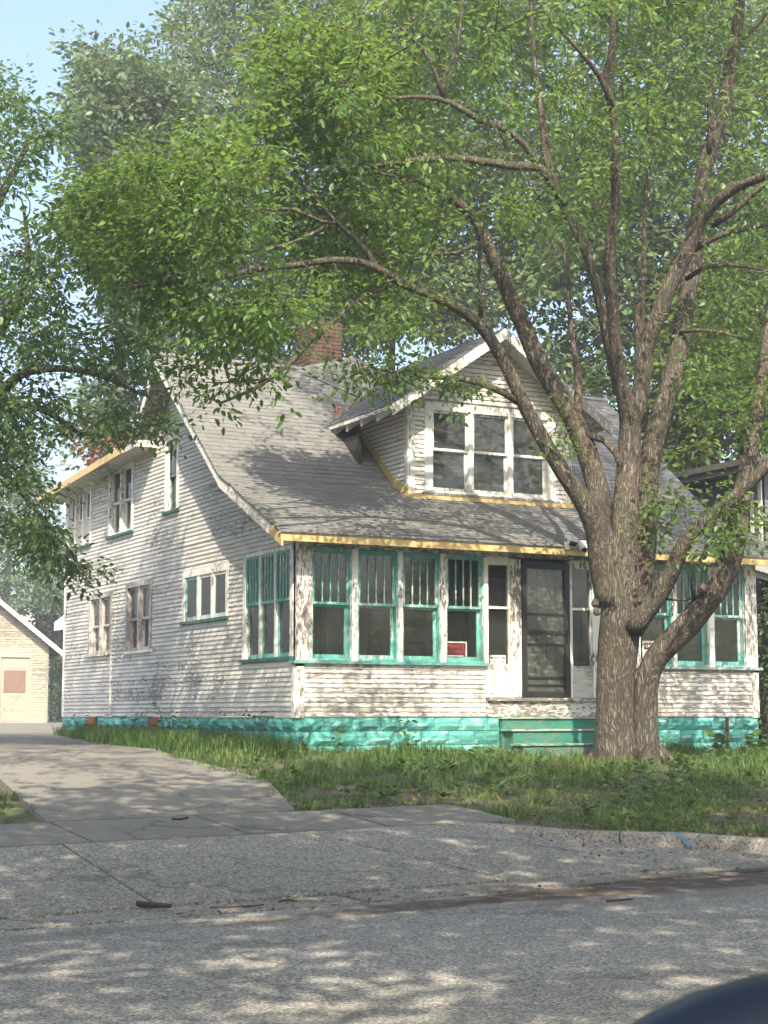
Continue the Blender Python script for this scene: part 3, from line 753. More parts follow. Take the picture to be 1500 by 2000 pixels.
# shingles: individual tabs on the lower courses, the rest joined
def shingle_geom(mb, O, U, N, S, a, b_, s0, s1, lift, tone):
    """tab on plane O + U*u + S*s, N normal"""
    P = lambda u, s, n: O+U*u+S*s+N*n
    mb.hexa([P(a, s0, 0), P(b_, s0, 0), P(b_, s1, -.001), P(a, s1, -.001), P(a, s0, lift), P(b_, s0, lift), P(b_, s1, .004), P(a, s1, .004)], tone)
def plane(p0, p1):
    d = np.array([0, p1[0]-p0[0], p1[1]-p0[1]]); L = np.linalg.norm(d); S = d/L
    return np.array([0, p0[0], p0[1]]), np.array([1., 0, 0]), np.array([0, -S[2], S[1]]), S, L
rest = MB(); cnt = 0; EXP = .128
for (p0, p1) in (((-.50, 3.965), (1.91, 5.085)), ((1.91, 5.085), (4.95, 7.555))):
    O, U, N, S, L = plane(p0, p1); s = 0.0; k = 0
    while s < L-.02:
        u = -.475-random.uniform(0, .25)
        while u < 8.95:
            w = random.choice((.16, .22, .26, .30, .34)); a, b_ = max(u, -.475), min(u+w-.004, 8.955); u += w
            if b_-a < .02: continue
            y = O[1]+S[1]*s
            if 2.70 < a and b_ < 5.70 and 1.6 < y < 3.2: continue
            tone = min(1, max(0, random.gauss(.5, .22))); lift = .009+random.uniform(0, .004)+(.003 if random.random() < .4 else 0)
            if cnt < 298 and p0[0] < 0:
                mb = MB(); shingle_geom(mb, O, U, N, S, a, b_, s-.004, min(s+EXP+.03, L), lift, tone); mb.build('shingle', M['shingle'], roof); cnt += 1
            else: shingle_geom(rest, O, U, N, S, a, b_, s-.004, min(s+EXP+.03, L), lift, tone)
        s += EXP; k += 1
tag(rest.build('shingles', M['shingle'], roof), kind='stuff')

# dormer
DY, DX0, DX1, APX, APZ = 1.45, 2.63, 5.74, 4.17, 7.72
def dz(x): return APZ-.69*abs(x-APX)
DF = Face('front', DY)
q = MB(); pts = [(DX0, DY, 4.80), (DX1, DY, 4.80), (DX1, DY, dz(DX1)-.12), (APX, DY, APZ-.12), (DX0, DY, dz(DX0)-.12)]
dwin = (2.92, 5.43, 4.95, 6.46)
def dclip(z, u0, u1):
    h = (APZ-.12-z)/.69
    return [(max(u0, APX-h), min(u1, APX+h))] if h > .05 else []
dormer = MB()
DFb = backing(DF, DX0, DX1, 4.75, 7.6, [dwin], HOUSE, M['siding_dormer'], dclip, 'dormer', .07, -.10, 0.0)
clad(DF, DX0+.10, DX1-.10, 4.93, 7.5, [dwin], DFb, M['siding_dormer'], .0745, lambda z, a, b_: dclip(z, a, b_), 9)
for a, b_ in ((DX0, DX0+.10), (DX1-.10, DX1)):
    q = MB(); DF.box(q, a, b_, -.02, .026, 4.90, dz(a if a < 4 else b_)-.1); q.build('corner_board', M['trim_d'], DFb)
# cheeks
for side, xw in (('left', DX0), ('right', DX1)):
    fc = Face(side, xw); 
    def cclip(z, u0, u1):
        ye = float(np.interp(z, [4.0, 5.08, 7.55], [-.4, 1.91, 4.95])); return [(u0, min(u1, ye))] if ye-u0 > .05 else []
    backing(fc, DY+.02, 3.9, 4.7, 6.55, [], DFb, M['siding_dormer'], cclip, 'cheek_wall', .07, -.08, 0.0)
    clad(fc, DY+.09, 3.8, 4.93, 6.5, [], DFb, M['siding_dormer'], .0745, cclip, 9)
    q = MB(); fc.box(q, DY-.02, DY+.085, .0, .026, 4.93, 6.5); q.build('corner_board', M['trim_d'], DFb)
    x = xw-.035 if side == 'left' else xw+.012
    for (ya, za), (yb, zb) in (((1.40, 4.91), (1.93, 5.15)), ((1.935, 5.15), (2.55, 5.65)), ((2.553, 5.652), (3.7, 6.585))):
        m_ = MB(); m_.hexa([(x, ya, za-.10), (x+.025, ya, za-.10), (x+.025, yb, zb-.10), (x, yb, zb-.10), (x, ya, za+.09), (x+.025, ya, za+.09), (x+.025, yb, zb+.11), (x, yb, zb+.11)]); m_.build('flashing_board', M['lumber'], DFb)
for a, b_ in ((DX0-.01, 3.9), (3.903, DX1+.01)):
    q = MB(); DF.box(q, a, b_, .0, .05, 4.83, 4.925); q.build('flashing_board', M['lumber'], DFb)
q = MB(); DF.box(q, 2.86, 5.50, .027, .06, 4.925, 4.965); q.build('bottom_board', M['trim_bare'], DFb)
window(DF, dwin, 3, .15, M['trim_d'], M['trim_d'], sill_mat=M['trim_d'], rail=.52, head=.13, recess=.02, glass='glass_dusty', name='dormer_window', sill_out=.055)
q = MB(); q.box(2.8, 5.6, 2.6, 2.66, 4.9, 7.0); q.build('dormer_back', M['room_dark'], HOUSE)
# dormer roof
EX0, EX1, RY0, RY1 = 2.10, 6.24, .95, 5.2
q = MB()
for xe in (EX0, EX1):
    q.prism([(xe, RY0+.03, dz(xe)-.11), (APX, RY0+.03, APZ-.11), (APX, RY0+.03, APZ-.02), (xe, RY0+.03, dz(xe)-.02)], (0, RY1-RY0, 0))
droof = q.build('dormer_roof', M['soffit'], HOUSE)
sh = MB()
for xe in (EX0, EX1):
    d = np.array([APX-xe, 0, APZ-dz(xe)]); L = np.linalg.norm(d); S = d/L; sgn = 1 if xe < APX else -1
    N = np.cross(np.array([0, 1., 0]), S)*(-1) if sgn > 0 else np.cross(np.array([0, 1., 0]), S)
    if N[2] < 0: N = -N
    O = np.array([xe, 0, dz(xe)-.015]); s = -.03
    while s < L-.02:
        u = RY0-random.uniform(0, .2)
        while u < RY1:
            w = random.choice((.16, .22, .26, .30)); a, b_ = max(u, RY0-.01), min(u+w-.004, RY1); u += w
            if b_-a > .02: shingle_geom(sh, O, np.array([0, 1., 0]), N, S, a, b_, s, min(s+EXP+.03, L), .012+random.uniform(0, .006), min(1, max(0, random.gauss(.55, .2))))
        s += EXP
tag(sh.build('shingles', M['shingle'], droof), kind='stuff')
for xe, s in ((EX0, 1), (EX1, -1)):
    m_ = MB(); h = .20; xa, xb = xe-.02*s, APX-.002*s
    m_.hexa([(xa, RY0-.02, dz(xa)-h), (xb, RY0-.02, dz(xb)-h), (xb, RY0+.022, dz(xb)-h), (xa, RY0+.022, dz(xa)-h), (xa, RY0-.02, dz(xa)-.02), (xb, RY0-.02, dz(xb)-.02), (xb, RY0+.022, dz(xb)-.02), (xa, RY0+.022, dz(xa)-.02)])
    m_.build('rake_board', M['trim_d'], droof)
    m_ = MB(); m_.box(xe-.02, xe+.02, RY0+.025, 3.4, dz(xe)-.10, dz(xe)-.025); m_.build('eave_board', M['trim_h'], droof)
    for y in (1.55, 2.12, 2.66, 3.16):
        if y < 3.3:
            m_ = MB(); a, b_ = (xe+.03, DX0-.02) if s > 0 else (DX1+.02, xe-.03); m_.hexa([(a, y, dz(a)-.23), (b_, y, dz(b_)-.23), (b_, y+.06, dz(b_)-.23), (a, y+.06, dz(a)-.23), (a, y, dz(a)-.112), (b_, y, dz(b_)-.112), (b_, y+.06, dz(b_)-.112), (a, y+.06, dz(a)-.112)]); m_.build('rafter_tail', M['trim_h'], droof)
# low saddle on the ridge behind the dormer
q = MB(); A = (3.35, 4.96, 7.93)
for t in (((2.2, 4.9, 7.54), (4.35, 4.9, 7.62), A),): pass
q.poly([(2.15, 4.93, 7.56), (3.3, 4.1, 6.92), A]); q.poly([(3.3, 4.1, 6.92), (4.45, 4.93, 7.56), A]); q.poly([(4.45, 4.93, 7.56), (4.3, 7.2, 7.3), (3.35, 7.2, 7.75), A]); q.poly([(2.15, 4.93, 7.56), A, (3.35, 7.2, 7.75), (2.3, 7.2, 7.3)])
q.poly([(2.15, 4.93, 7.56), (2.3, 7.2, 7.3), (4.3, 7.2, 7.3), (4.45, 4.93, 7.56), (3.3, 4.1, 6.92)]); q.poly([(2.3, 7.2, 7.3), (3.35, 7.2, 7.75), (4.3, 7.2, 7.3)])
q.build('roof_saddle', M['shingle'], HOUSE)
# chimney of separate bricks
q = MB(); q.box(2.96, 3.58, 5.92, 6.48, 6.4, 8.72); chim = q.build('chimney', M['mortar'], HOUSE)
z = 7.5; r = 0
while z < 8.74:
    off = .11 if r % 2 else 0
    u = 2.945-off
    while u < 3.595:
        a, b_ = max(u, 2.945), min(u+.208, 3.595); u += .22
        if b_-a > .04: MB().box(a, b_, 5.905, 5.96, z, z+.062, random.random()).build('brick', M['brick'], chim)
    u = 5.965-off
    while u < 6.495:
        a, b_ = max(u, 5.965), min(u+.208, 6.495); u += .22
        if b_-a > .04: MB().box(2.945, 3.0, a, b_, z, z+.062, random.random()).build('brick', M['brick'], chim)
    z += .075; r += 1

# ------------------------------------------------------------------ things on the house
def text(body, loc, size, mat, parent, rotz=0, sx_=1.0):
    c = bpy.data.curves.new('lettering', 'FONT'); c.body = body; c.align_x = 'CENTER'; c.align_y = 'CENTER'; c.size = size; c.extrude = .001
    t = bpy.data.objects.new('lettering_curve', c); COL.objects.link(t)
    dg = bpy.context.evaluated_depsgraph_get(); me = bpy.data.meshes.new_from_object(t.evaluated_get(dg)); me.name = 'lettering'
    bpy.data.objects.remove(t); me.materials.clear(); me.materials.append(mat)
    me.transform(Matrix.Translation(loc) @ Matrix.Rotation(math.pi/2, 4, 'X') @ Matrix.Diagonal((sx_, 1, 1, 1)))
    return link('lettering', me, None, parent)
sg = thing('window_sign', (2.72, .055, 2.27), 'red private property sign with pale frame standing inside the fourth porch window', 'sign')
MB().box(2.55, 2.89, .098, .104, 2.285, 2.475).build('board', M['signred'], sg)
f = MB(); f.box(2.53, 2.55, .09, .1045, 2.27, 2.495); f.box(2.89, 2.91, .09, .1045, 2.27, 2.495); f.box(2.55, 2.89, .09, .1045, 2.475, 2.495); f.box(2.56, 2.85, .09, .1045, 2.27, 2.284); f.build('frame', M['signframe'], sg)
text('PRIVATE', (2.72, .0965, 2.42), .080, M['signtext'], sg); text('PROPERTY', (2.72, .0965, 2.335), .075, M['signtext'], sg)
sg = thing('camera_notice', (3.44, -.02, 2.15), 'small white camera notice at the foot of the left sidelight beside the storm door', 'sign')
MB().box(3.29, 3.575, .046, .052, 2.165, 2.30).build('board', M['signwhite'], sg)
text('SMILE', (3.43, .0445, 2.255), .062, M['signblack'], sg); text("YOU'RE ON CAMERA", (3.432, .0445, 2.20), .037, M['signblack'], sg, sx_=.85)
for u in (3.325, 3.54):
    q = MB(); q.box(u-.018, u+.018, .043, .0455, 2.245, 2.268); q.box(u-.03, u-.018, .043, .0455, 2.25, 2.262); q.build('camera_mark', M['signblack'], sg)
sg = thing('warning_sign', (6.42, .05, 2.27), 'red and white warning sign in the porch window half hidden by the tree trunk', 'sign')
MB().box(6.20, 6.62, .098, .104, 2.28, 2.57).build('board', M['signwhite'], sg)
MB().box(6.22, 6.60, .094, .0975, 2.44, 2.545).build('banner', M['signred'], sg)
text('WARNING', (6.41, .0925, 2.492), .085, M['signwhite'], sg)
q = MB(); q.box(6.20, 6.62, .090, .093, 2.565, 2.58); q.build('frame', M['signframe'], sg)
# security devices on the fascia
sl_ = thing('security_light', (4.42, -.52, 3.98), 'small white security light with tilted solar panel on the yellow fascia', 'security light')
q = MB(); q.box(4.33, 4.41, -.52, -.478, 3.93, 4.05); q.build('bracket', M['white'], sl_)
q = MB(); q.prism([(4.34, -.53, 3.98), (4.50, -.56, 3.955), (4.52, -.60, 4.045), (4.36, -.57, 4.075)], (.0, .022, .012)); q.build('panel_frame', M['white'], sl_)
q = MB(); q.prism([(4.37, -.541, 3.99), (4.485, -.563, 3.972), (4.502, -.598, 4.035), (4.385, -.575, 4.057)], (0, -.006, -.004)); q.build('solar_panel', M['black'], sl_)
sc_ = thing('security_camera', (4.63, -.52, 3.95), 'white security camera on a bracket on the fascia above the storm door', 'security camera')
q = MB(); q.box(4.56, 4.78, -.56, -.478, 4.045, 4.075); q.build('bracket', M['white'], sc_)
q = MB(); q.tube([(4.63, -.53, 4.05), (4.63, -.54, 3.98), (4.63, -.56, 3.93)], [.055, .06, .045], 10); q.build('housing', M['white'], sc_, True)
q = MB(); q.tube([(4.63, -.56, 3.94), (4.63, -.61, 3.92)], [.042, .038], 10); q.build('lens', M['black'], sc_)
q = MB(); q.tube([(4.72, -.54, 4.045), (4.70, -.54, 3.96)], [.02, .015], 6); q.build('arm', M['white'], sc_)

# ------------------------------------------------------------------ garage at the end of the drive
G0 = gp(30, 1412); gx, gy, gz = G0
GD = (G0-CAM) @ _fw; GY = gy
def gpt(x, y): return onY(x, y, GY)
GAR = thing('garage', (gx, gy+2, gz), 'pale yellow peeling garage with boarded door at the end of the driveway', 'garage')
xr = gpt(92, 1400)[0]; zb = gz-.05; ze = gpt(92, 1262)[2]; slope = (gpt(0, 1180)[2]-gpt(112, 1273)[2])/(gpt(112, 1273)[0]-gpt(0, 1180)[0])
xa = xr-3.1; za = ze+slope*3.1
GF = Face('front', GY)
dx0, dx1, dzt = gpt(2, 1300)[0], gpt(57, 1300)[0], gpt(30, 1284)[2]
gop = [(dx0-.1, dx1+.1, zb-1, dzt+.1)]
def gclip(z, u0, u1):
    h = (za-z)/slope
    return [(max(u0, xa-h), min(u1, xa+h))] if h > .05 else []
backing(GF, xr-6.2, xr, zb, za, gop, GAR, M['garage'], gclip, 'wall', .1)
clad(GF, xr-6.2, xr-.09, zb+.02, za, gop, GAR, M['garage'], .10, gclip, 9)
q = MB(); GF.box(q, xr-.09, xr, 0, .03, zb, ze); q.build('corner_board', M['garage'], GAR)
q = MB(); q.box(xr-.1, xr, GY+.1, GY+6.5, zb, ze); q.build('side_wall', M['garage'], GAR)
q = MB()
for s in (1, -1):
    e = xa+s*3.65
    q.prism([(xa, GY-.4, za+.08), (e, GY-.4, za-slope*3.65+.08), (e, GY-.4, za-slope*3.65+.16), (xa, GY-.4, za+.16)], (0, 7.2, 0))
groof = q.build('roof', M['shingle_n'], GAR)
for s in (1, -1):
    e = xa+s*3.68; m_ = MB(); m_.hexa([(xa, GY-.44, za-.06), (e, GY-.44, za-slope*3.68-.06), (e, GY-.405, za-slope*3.68-.06), (xa, GY-.405, za-.06), (xa, GY-.44, za+.14), (e, GY-.44, za-slope*3.68+.14), (e, GY-.405, za-slope*3.68+.14), (xa, GY-.405, za+.14)]); m_.build('rake_board', M['white'], GAR)
q = MB(); q.box(xa+3.62, xa+3.70, GY-.4, GY+6.8, za-slope*3.65-.02, za-slope*3.65+.12); q.build('gutter', M['white'], GAR)
q = MB()
GF.box(q, dx0-.1, dx0, -.05, .035, zb, dzt+.1); GF.box(q, dx1, dx1+.1, -.05, .035, zb, dzt+.1); GF.box(q, dx0, dx1, -.05, .033, dzt, dzt+.1)
GF.box(q, dx0, dx1, -.06, -.02, zb, dzt)
gd = q.build('door', M['garage_door'], GAR)
py0, py1 = gpt(8, 1352)[2], gpt(8, 1309)[2]
q = MB(); GF.box(q, dx0+.12, dx1-.12, -.02, .0, py0, py1); q.build('plywood_patch', M['ply'], gd)
for z0, z1 in ((zb+.12, zb+.42), (zb+.5, py0-.1), (py1+.08, dzt-.08)):
    q = MB(); GF.box(q, dx0+.12, dx1-.12, -.02, -.008, z0, z1); q.build('panel', M['garage_door'], gd)
# far house behind the garage
p = at(20, 1198, 95); FH = thing('far_house', (p[0], p[1]+3, 1.2), 'distant house roof with white fascia showing over the garage roof', 'house')
q = MB(); q.box(p[0]-6, p[0]+.9, p[1], p[1]+8, 1.2, p[2]-.5); q.build('wall', M['nb_dark'], FH)
q = MB(); q.box(p[0]-6.5, p[0]+1.3, p[1]-.5, p[1]-.35, p[2]-.55, p[2]-.12); q.build('fascia_board', M['white'], FH)
q = MB(); q.prism([(p[0]-6.5, p[1]-.5, p[2]-.12), (p[0]+1.3, p[1]-.5, p[2]-.12), (p[0]-.6, p[1]+4, p[2]+.9), (p[0]-6.5, p[1]+4, p[2]+.9)], (0, 0, .12)); q.build('roof', M['shingle_n'], FH)
p = at(119, 1200, 48); BH = thing('rear_neighbour_house', (p[0]+3, p[1]+4, 1.1), 'house with white gable eave peeking past the rear corner of the clapboard house', 'house')
x9 = onY(127, 1200, p[1]+4)[0]; q = MB(); q.box(x9, x9+6, p[1]+.4, p[1]+4, 1.1, p[2]); q.build('wall', M['siding'], BH)
q = MB(); q.prism([(x9-.25, p[1]+3.4, p[2]-.25), (x9+3, p[1]+3.4, p[2]+2.4), (x9+6.3, p[1]+3.4, p[2]-.25), (x9+6.3, p[1]+3.4, p[2]), (x9+3, p[1]+3.4, p[2]+2.65), (x9-.25, p[1]+3.4, p[2])], (0, .9, 0)); q.build('roof', M['white'], BH)

# ------------------------------------------------------------------ neighbour on the right
NX = 11.5
NB = thing('neighbour_house', (15, 5, .9), 'dark grey clapboard house with grey porch roof at the right edge', 'house')
yc = onX(1489, 980, NX)[1]                    # front corner of the upper storey
zE = 6.1
NF = Face('left', NX)
nwin = [(yc+.25, yc+1.1, 4.75, 5.75), (yc+2.6, yc+4.1, 4.75, 5.75)]
backing(NF, yc, 14, 1.0, zE, nwin, NB, M['nb_siding'], None, 'side_wall')
clad(NF, yc+.1, 9.5, 4.3, zE, nwin, NB, M['nb_siding'], .10, split=20)
q = MB(); NF.box(q, yc, yc+.1, 0, .03, 4.2, zE); q.build('corner_board', M['nb_trim'], NB)
for w in nwin:
    q = MB(); NF.box(q, w[0], w[1], -.08, .03, w[3]-.1, w[3]); NF.box(q, w[0], w[1], -.08, .04, w[2], w[2]+.07)
    for e in (w[0], (w[0]+w[1])/2-.05, w[1]-.09): NF.box(q, e, e+.09, -.08, .028, w[2]+.07, w[3]-.1)
    wn_ = q.build('window', M['nb_trim'], NB)
    q = MB(); NF.box(q, w[0]+.08, w[1]-.08, -.05, -.04, w[2]+.07, w[3]-.1); q.build('pane', M['glass'], wn_)
    q = MB(); NF.box(q, w[0]+.05, w[1]-.05, -.16, -.14, w[2], w[3]); q.build('curtain', M['ply'], wn_)
q = MB(); q.box(NX, 20, yc, yc+.1, 1, zE); q.build('front_wall', M['nb_siding'], NB)
FN = Face('front', yc); clad(FN, NX+.05, 14, 4.3, zE, [], NB, M['nb_siding'], .10, split=20)
q = MB(); q.prism([(NX-.55, yc-.6, zE-.02), (NX-.55, 14.5, zE-.02), (NX-.55, 14.5, zE+.12), (NX-.55, yc-.6, zE+.12)], (.05, 0, 0)); q.build('eave_board', M['nb_roof'], NB)
q = MB(); q.prism([(NX-.6, yc-.6, zE+.10), (16, yc-.6, zE+1.0), (16, yc-.6, zE+1.15), (NX-.6, yc-.6, zE+.22)], (0, 12.5, 0)); nroof = q.build('roof', M['nb_roof'], NB)
q = MB(); q.prism([(NX-.5, yc-.55, zE-.0), (NX-.02, yc-.55, zE-.0), (NX-.02, yc-.55, zE+.10), (NX-.5, yc-.55, zE+.10)], (0, 12, 0)); q.build('soffit', M['nb_dark'], NB)
# porch roof, low, in front
pz = 4.35
q = MB(); q.prism([(10.4, yc-3.2, 3.45), (10.4, yc+.0, pz), (10.4, yc, pz-.12), (10.4, yc-3.2, 3.33)], (8, 0, 0)); pr = q.build('porch_roof', M['nb_trim'], NB)
st_ = MB(); s = 0; d = np.array([0, 3.2, pz-3.45]); L = np.linalg.norm(d); S = d/L; N = np.array([0, -S[2], S[1]]); O = np.array([0, yc-3.25, 3.455])
while s < L:
    u = 10.35-random.uniform(0, .2)
    while u < 13.5:
        w = random.choice((.2, .26, .32)); shingle_geom(st_, O, np.array([1., 0, 0]), N, S, max(u, 10.35), u+w-.005, s, min(s+.17, L), .014, random.gauss(.6, .2)); u += w
    s += .14
tag(st_.build('shingles', M['shingle_n'], pr), kind='stuff')
q = MB(); q.box(10.5, 18, yc-3.1, yc-2.95, 2.95, 3.3); q.build('porch_beam', M['nb_dark'], NB)
for xx in (10.6, 13.5):
    q = MB(); q.box(xx, xx+.3, yc-3.1, yc-2.8, .8, 2.95); q.build('porch_post', M['brick'], NB)
q = MB(); q.box(10.55, 18, yc-3.05, yc-2.9, .7, 1.7); q.build('porch_wall', M['brick'], NB)
q = MB(); q.box(10.55, 10.7, yc-2.9, yc-.02, .7, 1.7); q.build('porch_wall', M['nb_dark'], NB)
p = at(1370, 900, 40); q = MB(); q.box(p[0]-.28, p[0]+.28, p[1]-.3, p[1]+.3, 5.5, p[2]+.55); ch = q.build('chimney', M['tan'], NB)
q = MB(); q.box(p[0]-.33, p[0]+.33, p[1]-.35, p[1]+.35, p[2]+.55, p[2]+.66); q.build('cap', M['tan'], ch)

# ------------------------------------------------------------------ trees
LV = np.array([(0, 0, 0), (.32, .25, .06), (.70, .20, .05), (1, 0, -.06), (.70, -.20, .05), (.32, -.25, .06)])
LF = np.array([(0, 1, 2, 3), (0, 3, 4, 5)])
def leaves_mesh(name, pos, dirv, up, size, mat, parent, wide=1.0):
    n = len(pos); d = dirv/np.linalg.norm(dirv, axis=1, keepdims=True)
    u = up-d*(up*d).sum(1, keepdims=True); u /= np.linalg.norm(u, axis=1, keepdims=True)+1e-9; w = np.cross(u, d)
    V = pos[:, None, :]+size[:, None, None]*(LV[None, :, 0:1]*d[:, None, :]+LV[None, :, 1:2]*wide*w[:, None, :]+LV[None, :, 2:3]*u[:, None, :])
    F = (np.arange(n)[:, None, None]*6+LF[None]).reshape(-1, 4)
    cl_ = .22*np.sin(pos[:, 0]*2.1+1)*np.sin(pos[:, 1]*2.3)*np.sin(pos[:, 2]*2.7)+.12*np.sin(pos[:, 0]*6+pos[:, 2]*5)
    t = np.repeat(np.clip(rng.normal(.42, .27, n)+cl_, 0, 1), 2)
    return tag(fast_mesh(name, V.reshape(-1, 3), F, t, mat, parent), kind='stuff')
def sprays(cent, dirs, size, per, spread, droop=.35, flat=.55):
    """leaf positions around cluster centres: flattened, drooping sprays"""
    n = len(cent); k = per
    C_ = np.repeat(cent, k, 0); D = np.repeat(dirs, k, 0)
    tt = rng.uniform(-.6, 1.0, n*k)[:, None]
    side = rng.normal(0, 1, (n*k, 3)); side[:, 2] *= .45; side /= np.linalg.norm(side, axis=1, keepdims=True)
    pos = C_+D*tt*spread+side*rng.uniform(0, .55, n*k)[:, None]*spread
    pos[:, 2] -= droop*.25*spread*rng.uniform(0, 1, n*k)
    ld = D*.6+side*.9; ld[:, 2] -= droop*rng.uniform(.2, 1.6, n*k)
    upv = rng.normal(0, flat, (n*k, 3)); upv[:, 2] += 1.0
    return pos, ld, upv, size*rng.uniform(.5, 1.3, n*k)
def inpoly(P, poly):
    x, y = P[:, 0], P[:, 1]; c = np.zeros(len(P), bool); n = len(poly)
    for i in range(n):
        x1, y1 = poly[i]; x2, y2 = poly[(i+1) % n]
        c ^= ((y1 > y) != (y2 > y)) & (x < (x2-x1)*(y-y1)/((y2-y1) if y2 != y1 else 1e-9)+x1)
    return c
def sample_region(poly, n, d0, d1, clump=.0, cscale=120):
    """points whose projection lies in the outline, depth between d0 and d1, thinned by a clump pattern"""
    poly = np.array(poly, float); lo_, hi_ = poly.min(0), poly.max(0); out = []
    K = np.array([rng.uniform(lo_, hi_) for _ in range(40)])
    ph = rng.uniform(0, 6.28, (5, 3)); fr = rng.normal(0, 1, (5, 3))
    got = 0
    while got < n:
        P = rng.uniform(lo_, hi_, (n*3, 2)); P = P[inpoly(P, poly)]
        d = rng.uniform(d0, d1, len(P))
        q = np.column_stack([P[:, 0]/cscale, P[:, 1]/cscale, d*1.2])
        f = sum(np.sin(q @ fr[i]*1.7+ph[i, 0]) for i in range(5))/3
        keep = rng.uniform(-1.2, 1.2, len(P)) < f+(.6-clump)
        P, d = P[keep], d[keep]; out.append(np.column_stack([P, d])); got += len(P)
    A = np.vstack(out)[:n]
    W = CAM+(_fw[None]+_rt[None]*((A[:, 0:1]-750)/FPX)+_up[None]*((1000-A[:, 1:2])/FPX))*A[:, 2:3]
    return W
def limb_path(pts, depth):
    """pts (x, y, r_px, ddepth) -> smooth path, radii in metres"""
    P = [at(x, y, depth+dd) for x, y, r, dd in pts]; Rr = [.86*r*(depth+dd)/FPX for x, y, r, dd in pts]
    L = np.concatenate([[0], np.cumsum([np.linalg.norm(P[i+1]-P[i]) for i in range(len(P)-1)])])
    n = max(4, int(L[-1]/.22)); out = []; rad = []
    P = np.array(P); 
    T = np.gradient(P, L, axis=0) if len(P) > 2 else np.repeat((P[1]-P[0])[None]/L[-1], 2, 0)
    for t in np.linspace(0, L[-1], n):
        i = min(len(P)-2, max(0, int(np.searchsorted(L, t)-1))); h = L[i+1]-L[i]; u = (t-L[i])/h
        p = (2*u**3-3*u**2+1)*P[i]+(u**3-2*u**2+u)*h*T[i]+(-2*u**3+3*u**2)*P[i+1]+(u**3-u**2)*h*T[i+1]
        out.append(p); rad.append(Rr[i]*(1-u)+Rr[i+1]*u)
    return out, rad
def grow(nodes, cent, root, jit=.10):
    """attach every cluster centre to the nearest wood, in order of distance; returns segments (path) and directions"""
    N = np.zeros((len(nodes)+len(cent)*4, 3)); N[:len(nodes)] = nodes; m = len(nodes)
    d0 = np.array([np.min(((N[:m]-c)**2).sum(1)) for c in cent]); order = np.argsort(d0)
    segs = []; dirs = np.zeros((len(cent), 3))
    for i in order:
        c = cent[i]; dd = ((N[:m]-c)**2).sum(1)+.15*((N[:m]-root)**2).sum(1)*.02
        j = int(np.argmin(dd)); a = N[j]; v = c-a; L = np.linalg.norm(v)+1e-6
        k = max(1, min(4, int(L/.35)))
        path = [a]
        for q in range(1, k+1):
            u = q/k; p = a+v*u+(rng.normal(0, jit*L*.35, 3) if q < k else 0)+np.array([0, 0, .12*L*math.sin(math.pi*u)])
            path.append(p); 
        for p in path[1:]:
            if m < len(N): N[m] = p; m += 1
        segs.append(path); dirs[i] = v/L
    return segs, dirs
def twig_mesh(name, segs, r0, r1, mat, parent, sides=3):
    V = []; F = []; base = 0
    for path in segs:
        n = len(path); P = np.array(path)
        for i in range(n):
            d = P[min(i+1, n-1)]-P[max(i-1, 0)]; d = d/(np.linalg.norm(d)+1e-9)
            a = np.cross(d, (0, 0, 1.)) if abs(d[2]) < .9 else np.cross(d, (1., 0, 0)); a /= np.linalg.norm(a)+1e-9; c = np.cross(d, a)
            r = r0+(r1-r0)*i/max(1, n-1)
            for k in range(sides): an = 2*math.pi*k/sides; V.append(P[i]+(a*math.cos(an)+c*math.sin(an))*r)
        for i in range(n-1):
            for k in range(sides): k2 = (k+1) % sides; F.append((base+i*sides+k, base+i*sides+k2, base+(i+1)*sides+k2, base+(i+1)*sides+k))
        base += n*sides
    return tag(fast_mesh(name, np.array(V), np.array(F), np.full(len(F), .5), mat, parent), kind='stuff')
def crown_from(parent, cent, nodes, root, leafsize, per, spread, lmat, bmat, twig=(.010, .004), droop=.35, wide=1.0, flat=.55):
    segs, dirs = grow(nodes, cent, np.array(root))
    twig_mesh('twigs', segs, twig[0], twig[1], bmat, parent)
    pos, ld, uv, sz = sprays(cent, dirs, leafsize, per, spread, droop, flat)
    leaves_mesh('crown', pos, ld, uv, sz, lmat, parent, wide)

